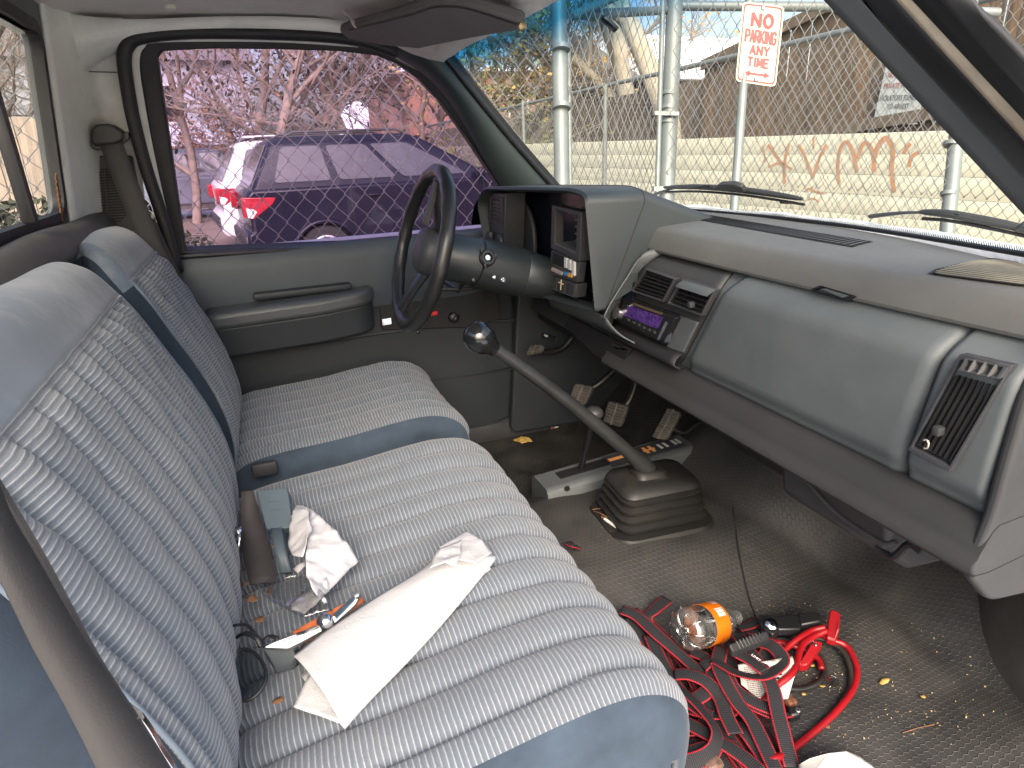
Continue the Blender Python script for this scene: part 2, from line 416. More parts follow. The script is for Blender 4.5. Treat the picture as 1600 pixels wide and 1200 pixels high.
st = [rw(.425, .86+.0, -.014), rw(.428, .905, -.014), rw(.424, .94, -.014), rw(.418, .925, -.014), rw(.42, .88, -.014)]
b = MB()
for k in range(26):
    t = k/25; c = rw(.430+.004*sin(k*2.1), .838+.085*t, -.004); rr = .010*(1-.5*abs(2*t-1))*(.6+.4*random.random())
    b.box(c, (.003, rr*1.5, .006), bev=.001)
m_rust = M('rusty_glue', (.16, .07, .03), .8, var=.5, vs=120, bump=.6, bs=300)
b.build('glue_patch', m_rust, rwin)
# back wall below window and top rail
b = MB(); b.prism([rw(-.75, -.05, .01), rw(.78, -.05, .01), rw(.78, .80, .01), rw(-.75, .80, .01)], (-.03, 0, 0))
b.build('rear_wall', m_plast_d, truck)
b = MB().prism([rw(-.75, 1.17, .004), rw(.70, 1.17, .004), rw(.70, 1.28, .004), rw(-.75, 1.28, .004)], (-.03, 0, 0)); b.build('roof_rear_rail', m_white, truck)
# rear shelf roll behind the seats
MB().tube([V((-.335, y, .80+.004*sin(y*9))) for y in [-.72+.05*k for k in range(30)]], .036, 14).build('rear_sill_roll', M('sill_vinyl', (.085, .082, .078), .55, var=.1, bump=.2, bs=400), truck, smooth=180)
# white cab side (left), a curved panel from the rear window round to the door opening
def side_panel(sgn, name):
    G = []
    for i in range(15):
        z = .60+.66*i/14; row = []
        yb = .745-.10*sm(.75, 1.30, z)**1.2
        for j in range(13):
            t = j/12
            # start on rear wall at y=.53, curve to the side wall, run forward to door opening
            if t < .35:
                u = t/.35; x = rw(0, z).x+.003+.03*u*u; y = lerp(.50, yb-.03, u)
            else:
                u = (t-.35)/.65; x = rw(0, z).x+.033+(.30+.02*sm(.8, 1.2, z))*u*.27; y = yb-.03*(1-min(1, u*3))**2
            row.append((x, sgn*(y-.04)+.04 if sgn < 0 else y, z))
        G.append(row)
    return MB().grid(G).build(name, m_white, truck, smooth=60, solid=.006)
cs = side_panel(1, 'cab_side_panel'); tag(cs, 'scuffed white painted cab side panel behind the door')
MB().tube([at(x, y, 'y', .655) for x, y in ((112, 113), (140, 112), (183, 113))], .0012, 6).build('panel_seam', m_plast_d, cs)
# scuffs
b = MB()
for px, py, w2 in ((145, 60, 8), (155, 66, 6), (133, 165, 7), (138, 172, 6), (175, 68, 5), (160, 42, 4)):
    c = at(px, py, 'y', .7)
# speaker grille in lower side panel
def spk(px, py): return at(px, py, 'y', .69)
sg = MB().prism(roundpoly([spk(121, 243), spk(205, 243), spk(214, 300), spk(222, 362), spk(140, 362)], .006), (0, .06, 0)).build('speaker_grille', m_plast_d, truck, bev=.003)
tag(sg, 'dark slotted speaker grille below the seat belt anchor')
b = MB()
for k in range(21):
    py = 264+k*4.3; t = (py-307)/45; hw = 33*sqrt(max(0, 1-t*t))+1
    p0, p1 = spk(170-hw+ (py-300)*.06, py), spk(170+hw+(py-300)*.06, py+.6)
    b.box((p0+p1)/2+V((0, -.001, 0)), ((p1-p0).length, .004, .0028))
b.build('grille_slot', m_void, sg)
b = MB(); b.tube([spk(164, 262)+V((0, -.005, 0)), spk(170, 352)+V((0, -.005, 0))], .002, 6); b.build('grille_rib', m_plast_d, sg)

# headliner (a sagging sheet with an edge) and the outer roof
G = []
for i in range(24):
    x = -.33+.84*i/23; row = []
    for j in range(24):
        y = -.60+1.29*j/23
        c = 1-((y-.04)/.66)**2*.5
        z = 1.222+.035*c - .10*sm(.22, .52, x) + .006*noise.noise(V((x*6, y*6, 0))) - .03*sm(-.24, -.33, x) - .035*sm(.56, .70, abs(y-.04))
        row.append((x, y, z))
    G.append(row)
hl = MB().grid(G).build('headliner', m_headliner, truck, smooth=180, solid=.008)
b = MB()
p = at(266, 14, 'z', 1.205); b.lathe(p+V((0, 0, .006)), (0, 0, -1), [(0, .010), (.006, .010), (.008, .007), (.009, .0)], 14)
b.build('trim_button', M('ivory_button', (.5, .49, .42), .5), hl)
MB().box((.02, .03, 1.335), (.95, 1.36, .02), bev=.008).build('roof', m_white, truck)
b = MB()
b.box((.06, .735, 1.26), (.80, .06, .09), bev=.02); b.build('roof_side_rail', m_white, truck)
MB().box((.06, -.66, 1.26), (.80, .05, .09), bev=.02).build('roof_side_rail', m_white, truck)
# ---- driver's door
DP0 = V((0, .76, .70)); DN = V((0, .986, .168)).normalized()
def dp(px, py, off=0): return atp(px, py, DP0-DN*off, DN)
door = empty('driver_door', (.25, .80, .0), None); door.parent = truck; door.matrix_parent_inverse = Matrix.Translation(-truck.location)
tag(door, 'closed driver door with grey vinyl panel, armrest and purple tinted window')
door_inv = Matrix.Translation(-V((.25, .80, .0)))
def under(o, par):
    o.parent = par; o.matrix_parent_inverse = par_inv[par.name]; return o
par_inv = {door.name: door_inv}
gl_px = [(290, 393), (268, 240), (246, 92), (254, 80), (330, 76), (430, 77), (530, 80), (590, 87), (622, 100), (655, 123), (690, 160), (730, 215), (775, 283), (806, 333), (806, 372), (560, 382)]
fr_px = [(268, 408), (240, 250), (214, 86), (226, 66), (320, 60), (430, 61), (535, 63), (600, 71), (640, 86), (675, 110), (712, 146), (752, 200), (798, 268), (840, 330), (840, 392), (560, 398)]
wf = MB().ring([dp(*p, .012) for p in fr_px], [dp(*p, .012) for p in gl_px], DN*.05).build('window_frame', m_rubber, None, bev=.004); under(wf, door)
gi_px = [(lerp(a[0], b[0], .28), lerp(a[1], b[1], .28)) for a, b in zip(gl_px, fr_px)]
m_pglass = glassmat('purple_film_glass', (.86, .77, .90), .012, smudge=.004)
gl = MB().prism([dp(*p, -.012) for p in gi_px], DN*.004).build('window_glass', m_pglass, None, smooth=0); under(gl, door); tag(gl, 'window pane with aged purple tint film')
# tiny etched glazing mark
b = MB()
for k, (ln, dx) in enumerate(((14, 0), (24, 0), (20, 2), (14, 0), (8, 0))):
    for q in range(int(ln/3)):
        a, c = 313+dx-ln/2+q*3.1, 364+k*3.6
        b.prism([dp(a, c, -.011), dp(a+2.0, c, -.011), dp(a+2.0, c+1.2, -.011), dp(a, c+1.2, -.011)], DN*-.0005)
under(b.build('etched_mark', m_plast_d, None, smooth=0), door)
# belt line strip
under(MB().tube([dp(x, y, .016) for x, y in ((272, 402), (420, 393), (560, 387), (760, 378), (838, 376))], .008, 8).build('window_seal', m_black, None), door)
# panel slab
prof = [(.755, .705), (.742, .695), (.735, .66), (.736, .60), (.742, .545), (.756, .515), (.762, .49), (.762, .30), (.765, .06), (.765, .02)]
G = [[V((-.22+.98*i/24, y + .02*sm(.55, .8, -.22+.98*i/24), z)) for (y, z) in prof] for i in range(25)]
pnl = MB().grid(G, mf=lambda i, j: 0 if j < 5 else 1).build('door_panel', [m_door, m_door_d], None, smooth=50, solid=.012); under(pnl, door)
under(MB().box((.28, .815, .35), (1.04, .05, .72), bev=.01).build('door_shell', m_white, None), door)
# armrest
def ap(px, py, y=.70): return at(px, py, 'y', y)
arm_top = [ap(333, 494, .69), ap(352, 490, .70), ap(470, 482, .70), ap(565, 471, .70), ap(583, 470, .70), ap(586, 487, .68), ap(556, 496, .668), ap(440, 512, .668), ap(352, 519, .672)]
b = MB(); b.prism(roundpoly([V((-.155, .665, .565)), V((.14, .662, .572)), V((.255, .672, .580)), V((.29, .715, .582)), V((.29, .77, .582)), V((-.155, .77, .57))], .03), (0, 0, -.046))
under(b.build('armrest_pad', M('armrest_vinyl', (.055, .062, .07), .45, var=.1, bump=.1, bs=500), None, bev=.014, seg=3), door)
b = MB(); b.prism(roundpoly([V((-.15, .675, .524)), V((.14, .673, .53)), V((.25, .682, .538)), V((.285, .72, .54)), V((.285, .77, .54)), V((-.15, .77, .53))], .03), (0, 0.012, -.086))
under(b.build('armrest', m_door_d, None, bev=.008, seg=3), door)
# upper lip of the armrest
b = MB(); b.box((.10, .725, .588), (.26, .04, .02), bev=.008); under(b.build('grab_lip', m_door_d, None), door)
# dark recess with release handle and window switch
b = MB(); b.prism(roundpoly([ap(592, 466, .75), ap(775, 452, .75), ap(785, 498, .75), ap(735, 512, .75), ap(596, 516, .75)], .01), (0, .02, 0))
rec = under(b.build('handle_recess', m_void, None, bev=.003), door)
b = MB(); b.prism(roundpoly([ap(596, 498, .742), ap(612, 496, .742), ap(613, 507, .742), ap(597, 510, .742)], .004), (0, .02, 0))
under(b.build('release_handle', m_chrome, None, bev=.002), door)
b = MB(); b.prism([ap(672, 488, .742), ap(684, 486, .742), ap(684, 492, .742), ap(673, 494, .742)], (0, .012, 0))
m_red = M('red_plastic', (.55, .015, .02), .4, var=.15)
under(b.build('lock_flag', m_red, None, bev=.001), door)
b = MB(); b.lathe(ap(710, 497, .735), (0, -1, 0), [(-.03, .016), (0, .016), (.004, .012), (.005, .006), (.016, .006), (.018, 0)], 18)
under(b.build('crank_stub', m_black, None), door)
b = MB(); b.lathe(ap(653, 519, .758), (0, -1, 0), [(-.01, .006), (.003, .006), (.005, .003)], 12); under(b.build('panel_screw', m_black, None), door)
# lower moulding with map pocket
b = MB(); pk = [ap(560, 603, .752), ap(640, 596, .752), ap(740, 586, .752), ap(818, 573, .752), ap(838, 585, .752), ap(838, 620, .752), ap(822, 648, .752), ap(780, 664, .752), ap(700, 678, .752), ap(560, 694, .752)]
b.ring(roundpoly(pk, .02), [p+(V((.35, .752, .2))-p)*.06 for p in roundpoly(pk, .02)], (0, .02, 0)); under(b.build('pocket_rim', m_door_d, None, bev=.004), door)
# moulding line below the armrest
under(MB().tube([ap(355, 549, .755), ap(480, 538, .757), ap(600, 520, .759), ap(760, 503, .762), ap(840, 498, .765)], .005, 8).build('panel_moulding', m_door_d, None), door)

# door opening weather seal (black arch) and painted jamb
def jp(px, py, y=.70): return atp(px, py, DP0-DN*(.76-y), DN)
seal_px = [(278, 425), (252, 335), (228, 262), (209, 190), (198, 130), (194, 92), (200, 70), (222, 57), (300, 50), (430, 52), (520, 57), (575, 66), (620, 82)]
sealp = spline([jp(x, y, .715) for x, y in seal_px], 60)
se = MB().tube(sealp, .0145, 10).build('door_seal', m_rubber, truck, smooth=180); tag(se, 'black rubber door opening seal above the driver window')
A = [jp(x, y, .74) for x, y in ((268, 425), (246, 335), (224, 245), (207, 160), (198, 100), (208, 64), (250, 54), (430, 54), (560, 62))]
Bq = [jp(x, y, .74) for x, y in ((284, 425), (262, 335), (242, 245), (226, 160), (218, 100), (226, 74), (256, 66), (430, 66), (560, 74))]
MB().grid([spline(A, 30), spline(Bq, 30)]).build('door_jamb', m_white, truck, solid=.004)
# white header above the seal
A = [jp(x, y, .70) for x, y in ((85, 20), (200, 30), (330, 26), (450, 26), (560, 36), (640, 66))]
Bq = [jp(x, y, .72) for x, y in ((110, 130), (200, 75), (330, 58), (450, 58), (560, 68), (640, 90))]
MB().grid([spline(A, 24), [lerp(a, b2, .5)+V((0, -.008, 0)) for a, b2 in zip(spline(A, 24), spline(Bq, 24))], spline(Bq, 24)]).build('roof_edge_panel', m_white, truck, solid=.004)

# ---- A pillars
o_px = [(598, 80), (625, 92), (668, 122), (706, 165), (740, 220), (777, 283), (830, 345)]
i_px = [(655, 60), (690, 88), (728, 136), (765, 182), (805, 230), (858, 290), (905, 345)]
O = spline([atp(x, y, DP0-DN*.03, DN) for x, y in o_px], 26)
I = []
for k, (x, y) in enumerate(i_px):
    t = k/(len(i_px)-1); I.append(at(x, y, 'y', lerp(.59, .70, t)))
I = spline(I, 26)
G = []
for q in range(9):
    t = q/8; row = []
    for a, c in zip(O, I):
        n = (CAM-a).normalized(); row.append(lerp(a, c, t)+V((-.5, -.8, .2)).normalized()*.028*sin(pi*t)**.7)
    G.append(row)
ap_ = MB().grid(G).build('a_pillar_trim', m_pillar, truck, smooth=180); tag(ap_, 'dark grey green pillar trim between the driver window and windshield')
MB().tube([c+V((.008, .0, 0)) for c in I], .009, 8).build('windshield_gasket', m_black, truck, smooth=180)
MB().grid([[a+V((.01, .03, .005)) for a in O], [c+V((.03, .03, .02)) for c in I]]).build('pillar_outer', m_rubber, truck, solid=.01)

# near-side pillar: bands from the windshield edge out to the door opening
def band(px0, px1, y0t, y0b, y1t, y1b, bulge, name, mat, par=truck, ext=.15):
    """px0/px1: ((x,y) top,(x,y) bottom) image edges of the band; straight bars carried on past the frame"""
    a0, a1 = at(*px0[0], 'y', y0t), at(*px0[1], 'y', y0b); b0, b1 = at(*px1[0], 'y', y1t), at(*px1[1], 'y', y1b)
    da, db = a1-a0, b1-b0; G = []
    for q in range(7):
        t = q/6; row = []
        for k in range(-3, 14):
            u = k/10
            p = lerp(a0+da*u, b0+db*u, t); row.append(p+V((-.45, -.6, .5)).normalized()*bulge*sin(pi*t)**.6)
        G.append(row)
    return MB().grid(G).build(name, mat, par, smooth=180, solid=.006)
rp = band(((1292, 0), (1592, 322)), ((1356, 0), (1600, 268)), -.52, -.60, -.555, -.628, .010, 'a_pillar_trim', m_plast); tag(rp, 'charcoal pillar trim beside the open passenger door')
band(((1352, 0), (1600, 272)), ((1412, 0), (1600, 204)), -.565, -.638, -.60, -.668, -.010, 'door_seal_channel', m_black)
band(((1406, 0), (1600, 212)), ((1438, 0), (1600, 172)), -.60, -.668, -.615, -.68, .004, 'pillar_pinch_flange', M('cream_body_flange', (.48, .42, .32), .55, var=.2, vs=25, dust=(.3, .16, .06), dusta=.6))
band(((1432, 0), (1600, 180)), ((1480, 0), (1600, 128)), -.615, -.68, -.645, -.70, .012, 'door_seal', m_rubber)
band(((1474, 0), (1600, 136)), ((1520, 0), (1600, 88)), -.645, -.70, -.668, -.72, .003, 'door_frame_edge', m_trim)

# ---- windshield
m_wglass = glassmat('windshield_glass', (.93, .965, .94), .05, band=(1.106, 1.158, (.05, .27, .48)), smudge=.02)
top = spline([(.50, .62, 1.165), (.49, .35, 1.17), (.49, .04, 1.175), (.49, -.27, 1.17), (.50, -.56, 1.15)], 24)
bot = spline([(.86, .78, .79), (1.0, .55, .765), (1.09, .25, .76), (1.11, .0, .762), (1.08, -.25, .765), (.98, -.53, .775), (.87, -.70, .79)], 24)
G = []
for q in range(13):
    t = q/12; G.append([lerp(a, c, t)+V((.5, 0, .5))*.05*sin(pi*t) for a, c in zip(top, bot)])
wg = MB().grid(G).build('windshield', m_wglass, truck, smooth=180)
tag(wg, 'clear windshield with a blue shade band across its top')
# mirror button stuck on the glass
c0 = at(950, 39, 'x', .60)
ax1 = (at(962, 50, 'x', .605)-at(940, 30, 'x', .58)).normalized(); nn = V((-.62, 0, -.78)).normalized(); ax2 = nn.cross(ax1).normalized()
b = MB(); pts = []
for a, c in ((-.017, 0), (-.014, .006), (-.006, .009), (.016, .008), (.018, -.006), (.008, -.009), (-.010, -.007)): pts.append(c0+ax1*a+ax2*c)
b.prism(pts, nn*-.006); mb_ = b.build('mirror_mount', m_black, truck, bev=.001)
MB().tube([c0+nn*.001+ax1*-.012+ax2*.004, c0+nn*.001+ax1*-.004+ax2*.001, c0+nn*.001+ax1*.014+ax2*-.003], .0012, 6).build('mount_rib', m_chrome, mb_)
# header trim along windshield top
MB().tube([p+V((-.02, 0, .012)) for p in top], .03, 10).build('windshield_header', m_headliner, truck, smooth=180)

# ---- sun visor (driver)
vz = lambda px, py: atp(px, py, V((.36, .25, 1.155)), V((.42, .05, .9)).normalized())
vp = [(530, 50), (545, 44), (640, 20), (672, 8), (700, 6), (735, 10), (812, 34), (818, 40), (815, 48), (760, 57), (700, 68), (655, 77), (600, 72), (545, 62)]
vi = MB().prism([vz(*p) for p in vp], (0.006, 0, .018)).build('sun_visor', m_visor, truck, bev=.008, seg=3); tag(vi, 'grey sun visor folded down above the driver')
e = spline([vz(*p)+V((-.002, 0, -.002)) for p in ((548, 46), (640, 23), (676, 11), (704, 9), (735, 13), (808, 36))], 40)
MB().tube(e, .0016, 5).build('visor_piping', m_trim, vi)
b = MB(); b.tube([vz(770, 17)+V((0, 0, .02)), vz(764, 13)+V((0, 0, .04)), vz(752, 10)+V((.0, 0, .045))], .006, 8); b.build('visor_clip', m_headliner, vi)
b = MB(); b.lathe(vz(815, 40), (0, -1, -.3), [(0, .008), (.006, .007), (.008, .003)], 10); b.build('visor_rod_end', M('brass_end', (.35, .28, .16), .4, 1), vi)
b = MB(); b.tube([vz(545, 40)+V((0, .02, .03)), vz(550, 42)+V((0, .0, .015)), vz(560, 45)], .005, 8); b.build('visor_hinge', m_chrome, vi)
# ---- dashboard: top pad, face, knee bolster
def wsx(y):   # windshield base x at this y
    for a, c in zip(bot, bot[1:]):
        if c.y <= y <= a.y: return lerp(a.x, c.x, (a.y-y)/(a.y-c.y+1e-9))
    return .87
G = []
ys = [.70-.028*k for k in range(51)]
for y in ys:
    xb = wsx(y)+.01; e = .004*sin(y*5)
    P = [(.90, .690), (.815, .705), (.8015, .7115), (.7975, .7135), (.7965, .718), (.8015, .734), (.8125, .7525), (.8175, .7575), (.826, .7605), (.832, .761)]
    for k in range(1, 8): t = k/7; P.append((lerp(.83, xb, t), .761+.006*sin(pi*t)-.002*t))
    P.append((xb+.01, .72))
    G.append([(x+.004*sm(-.4, -.7, y), y, z+e*.3) for x, z in P])
dash = MB().grid(G).build('dashboard', m_pad, truck, smooth=28)
tag(dash, 'dusty grey dashboard with a padded top')
# face panel around the centre stack and under the cluster
def fx(z, bul=0): return .768+.05*sm(.66, .725, z)**1.5+.012*(1-sm(.50, .53, z)) - bul
G = []
for k in range(31):
    y = -.668+1.17*k/30; row = []
    for q in range(16):
        z = .725-.24*q/15; row.append((fx(z)+.012, y, z))
    G.append(row)
MB().grid(G).build('face_panel', m_plast_l, dash, smooth=60)
# glove box door, slanting left edge
def slanted(yt0, yt1, yb0, yb1, bul, z0=.494, z1=.717, nz=28, ny=40, rad=.007):
    G = []
    for q in range(nz+1):
        t = q/nz; z = lerp(z1, z0, t); row = []
        for k in range(ny+1):
            u = k/ny; y = lerp(lerp(yt0, yb0, t), lerp(yt1, yb1, t), u)
            ed = min(u, 1-u)*abs(yt0-yt1); ev = min(t, 1-t)*(z1-z0)
            d = bul*(1-(1-min(1, ed/rad))**2)**.5 if ed < rad else bul
            row.append((fx(z)+.012-d - (.004*sin(pi*t)), y, z))
        G.append(row)
    return G
gb = MB().grid(slanted(-.198, -.594, -.072, -.563, .0095)).build('glove_box_door', m_plast_l, dash, smooth=50, solid=.004)
b = MB()
lc = at(1300, 458, 'x', .796); q0 = [at(x, y, 'x', .792) for x, y in ((1266, 452), (1282, 446), (1336, 462), (1322, 468))]
b.ring(q0, [lerp(p, sum(q0, V())/4, .18) for p in q0], (.02, 0, -.01)); b.build('latch_frame', m_black, gb, bev=.0008) if False else b.build('glove_box_latch', m_black, dash)
b = MB(); b.prism([at(x, y, 'x', .7935) for x, y in ((1280, 451), (1290, 450), (1328, 462), (1316, 466))], (.012, 0, -.006)); b.build('latch_paddle', m_plast_l, dash, bev=.001)
def facept(px, py, off=0):
    x = .775
    for _ in range(8): p = at(px, py, 'x', x); x = fx(p.z)+.012-off
    return at(px, py, 'x', x)
# passenger end vent panel
ep = MB().grid(slanted(-.600, -.685, -.570, -.676, .0095)).build('vent_panel', m_plast_l, dash, smooth=50, solid=.004)
def vent(name, corners, x, nsl, vertical, mat=m_black, knob=None, depth=.013, par=None, bars=3, frame=.006):
    """corners: image tl,tr,br,bl on the plane x; recess with fins in a frame"""
    p = [facept(*c, xx) for c, xx in zip(corners, x)] if x[0] < .1 else [at(*c, 'x', xx) for c, xx in zip(corners, x)]
    v = empty(name, sum(p, V())/4, truck)
    inn = [lerp(q, sum(p, V())/4, .10) for q in p]
    MB().ring(p, inn, (.012, 0, 0)).build('vent_frame', m_plast_d, v, bev=.001)
    MB().prism([q+V((depth, 0, 0)) for q in inn], (.004, 0, 0)).build('vent_back', m_void, v)
    for k in range(nsl):
        t = (k+.6)/(nsl+.2)
        if vertical: a, c = lerp(inn[0], inn[1], t), lerp(inn[3], inn[2], t); a, c = lerp(a, c, .16), lerp(a, c, .97)
        else: a, c = lerp(inn[0], inn[3], t), lerp(inn[1], inn[2], t)
        b = MB(); w = (inn[1]-inn[0]).normalized()*.0013 if vertical else (inn[3]-inn[0]).normalized()*.0009
        dv = V((.009, 0, 0)) + (V((0, -.004, 0)) if vertical else V((0, 0, .004)))
        b.prism([a-w+V((.003, 0, 0)), c-w+V((.003, 0, 0)), c+w+V((.003, 0, 0)), a+w+V((.003, 0, 0))], dv); b.build('vent_slat', mat, v)
    for k in range(bars):
        t = (k+1)/(bars+1)
        if vertical: continue
        a, c = lerp(inn[0], inn[1], t), lerp(inn[3], inn[2], t)
        b = MB(); w = V((0, .001, 0)); b.prism([a-w+V((.008, 0, 0)), c-w+V((.008, 0, 0)), c+w+V((.008, 0, 0)), a+w+V((.008, 0, 0))], (.005, 0, 0)); b.build('vent_bar', m_black, v)
    if knob:
        c = facept(*knob[0], knob[1]); MB().box(c, (.012, .010, .012), bev=.002).build('vent_knob', m_trim, v)
    return v
m_slat = M('vent_fin', (.010, .010, .011), .45, var=.2)
v1 = vent('air_vent', [(1500, 553), (1581, 571), (1482, 738), (1418, 704)], (.034, .034, .034, .034), 7, True, m_slat, ((1466, 673), .037), par=dash)
tag(v1, 'tall passenger side air vent with vertical fins')
# small louvres at its top
p = [facept(x, y, .036) for x, y in ((1508, 560), (1574, 573), (1560, 592), (1498, 578))]
b = MB(); b.ring(p, [lerp(q, sum(p, V())/4, .14) for q in p], (.01, 0, 0)); b.build('vent_crossbar', m_plast_d, v1)
for t in (.25, .5, .75):
    a, c = lerp(p[0], p[1], t), lerp(p[3], p[2], t); MB().prism([a+V((-.001, .001, 0)), c+V((-.001, .001, 0)), c+V((-.001, -.001, 0)), a+V((-.001, -.001, 0))], (.012, 0, 0)).build('vent_divider', m_pad, v1)
b = MB(); r0 = facept(1446, 694, .038); b.tube([r0+V((0, .004*cos(a), .006*sin(a))) for a in [radians(40+20*k) for k in range(13)]], .0012, 6); b.build('clip_ring', M('brass_end2', (.55, .5, .4), .4, .6), v1)

# centre stack: dark slanted plate with vents, ashtray/pad, radio
def stackpt(px, py, off=0): return at(px, py, 'x', .772-off)
plate = [(1032, 398), (1143, 424), (1128, 448), (1068, 566), (1058, 574), (962, 524), (958, 500), (1006, 410)]
G = []
for k in range(19):
    t = k/18; L_ = [(1034, 392), (1006, 412), (958, 500), (962, 524)]; R_ = [(1150, 420), (1128, 448), (1068, 562), (1060, 572)]
    def pl_(Q, t):
        i = 0 if t < .12 else (1 if t < .88 else 2); a = (0, .12, .88, 1)[i]; c = (0, .12, .88, 1)[i+1]; u = (t-a)/(c-a); return (lerp(Q[i][0], Q[i+1][0], u), lerp(Q[i][1], Q[i+1][1], u))
    l_, r_ = pl_(L_, t), pl_(R_, t); G.append([facept(lerp(l_[0], r_[0], q/12), lerp(l_[1], r_[1], q/12), .004) for q in range(13)])
cst = MB().grid(G).build('centre_stack', m_trim, dash, smooth=60, solid=.006)
v2 = vent('air_vent', [(1008, 420), (1055, 436), (1036, 472), (985, 455)], (.024,)*4, 6, False, m_slat, None); tag(v2, 'closed left air vent of the pair above the radio')
v3 = vent('air_vent', [(1064, 436), (1117, 453), (1096, 494), (1041, 474)], (.024,)*4, 5, False, m_slat, ((1080, 476), .028)); tag(v3, 'right air vent of the pair above the radio with its flap tipped up')
p = [facept(x, y, .034) for x, y in ((1062, 443), (1112, 458), (1104, 464), (1054, 448))]; MB().prism(p, (.008, 0, .006)).build('vent_flap', m_plast_l, v3, bev=.0008)
# pad right of radio and lower cubby roll
p = [facept(x, y, .012) for x, y in ((1062, 494), (1090, 504), (1066, 552), (1040, 543))]; MB().prism(p, (.01, 0, 0)).build('stack_blank', m_plast, dash, bev=.003)
cr = []
for k in range(13):
    t = k/12; a = at(lerp(960, 1067, t), lerp(505, 553, t), 'x', .768); c = at(lerp(964, 1069, t), lerp(528, 576, t), 'x', .768)
    cr.append([lerp(a, c, q/8)+V((-.022, 0, -.004))*sin(pi*q/8)**.7 for q in range(9)])
MB().grid(cr).build('ashtray_roll', m_rubber, dash, smooth=80, solid=.003)

# lighter bezel curving from the hood side into the stack, and the strip below the hood
Aq = spline([at(x, y, 'y', .093) for x, y in ((1044, 386), (1008, 396), (976, 440), (952, 478), (944, 494))], 24)
Bq = spline([facept(x, y, .006) for x, y in ((1046, 391), (1012, 412), (984, 455), (960, 500), (964, 530))], 24)
MB().grid([[lerp(a, c, q/8)+V((-.012, 0, .004))*sin(pi*q/8) for q in range(9)] for a, c in zip(Aq, Bq)]).build('stack_bezel', m_bezel, dash, smooth=180, solid=.003)
Aq = spline([at(x, y, 'x', xx) for x, y, xx in ((856, 452, .70), (880, 463, .70), (910, 477, .70), (945, 494, .70))], 16)
Bq = spline([at(x, y, 'x', .757) for x, y in ((868, 484), (905, 497), (950, 516), (1000, 540))], 16)
MB().grid([[lerp(a, c, q/8)+V((-.010, 0, -.004))*sin(pi*q/8) for q in range(9)] for a, c in zip(Aq, Bq)]).build('lower_bezel', m_bezel, dash, smooth=180, solid=.003)

# radio
rd = empty('car_radio', at(1008, 500, 'x', .77), truck); tag(rd, 'aftermarket car radio with chrome knob and purple display')
def rp_(px, py, off=0): return at(px, py, 'x', .755-off)
rc = [(972, 462), (1063, 494), (1040, 540), (957, 500)]
MB().prism([at(x, y, 'x', .764) for x, y in rc], (.03, 0, 0)).build('radio_sleeve', m_black, rd, bev=.002)
rb = [(974, 468), (1056, 496), (1036, 534), (961, 499)]
fb = MB().prism([rp_(*p) for p in rb], (.02, 0, -.004)).build('radio_face', m_black, rd, bev=.002)
ds = [(982, 478), (1030, 495), (1024, 508), (976, 490)]
md, n, l, b_, o_ = newmat('violet_display'); tcc = n.new('ShaderNodeTexCoord').outputs['Object']
cc = mixc(n, l, ramp(n, l, noisef(n, l, tcc, 90, 3), .35, .65), (.03, .010, .10, 1), (.11, .05, .25, 1)); l.new(cc, b_.inputs['Base Color']); b_.inputs['Roughness'].default_value = .12
MB().prism([rp_(x, y, .001) for x, y in ((981, 476), (1036, 496), (1027, 514), (973, 492))], (.004, 0, 0)).build('radio_display', md, rd)
kb = rp_(969, 489, .0); b = MB(); b.lathe(kb, (-1, 0, .25), [(0, .0165), (.012, .0150), (.015, .011), (.0155, 0)], 24); b.build('volume_knob', m_chrome, rd)
b = MB(); b.lathe(rp_(984, 478, .0), (-1, 0, .25), [(0, .005), (.005, .0045), (.006, 0)], 14); b.build('source_button', m_chrome, rd)
for k in range(6):
    t = k/5; c = rp_(lerp(982, 1022, t), lerp(500, 519, t), .001); MB().box(c, (.004, .011, .005), bev=.001).build('preset_button', m_trim, rd)
b = MB(); b.prism([rp_(x, y, .002) for x, y in ((1040, 502), (1044, 504), (1030, 532), (1026, 530))], (.003, 0, 0)); b.build('radio_edge_trim', m_chrome, rd)
b = MB(); b.prism([rp_(x, y, .002) for x, y in ((988, 473), (1034, 489), (1033, 492), (987, 476))], (.003, 0, 0)); b.build('slot_lip', M('bronze_lip', (.35, .25, .18), .35, .8), rd)
b = MB(); b.prism([rp_(x, y, .001) for x, y in ((1042, 525), (1048, 520), (1046, 536), (1038, 534))], (.003, 0, 0)); b.build('corner_shine', m_chrome, rd)

# knee bolster (dark band and lip)
def bolster(y0, y1, prof, n=20):
    return [[(x, lerp(y0, y1, k/n), z) for x, z in prof] for k in range(n+1)]
prof = [(.83, .496), (.775, .494), (.766, .488), (.752, .462), (.7485, .452), (.7395, .446), (.7375, .436), (.744, .428), (.78, .425), (.95, .44)]
MB().grid(bolster(-.700, .205, prof)).build('knee_bolster', m_knee, dash, smooth=50)
prof2 = [(.83, .53), (.79, .525), (.772, .505), (.765, .475), (.757, .468), (.756, .460), (.77, .455), (.95, .47)]
MB().grid(bolster(.205, .68, prof2)).build('knee_bolster', m_knee, dash, smooth=50)
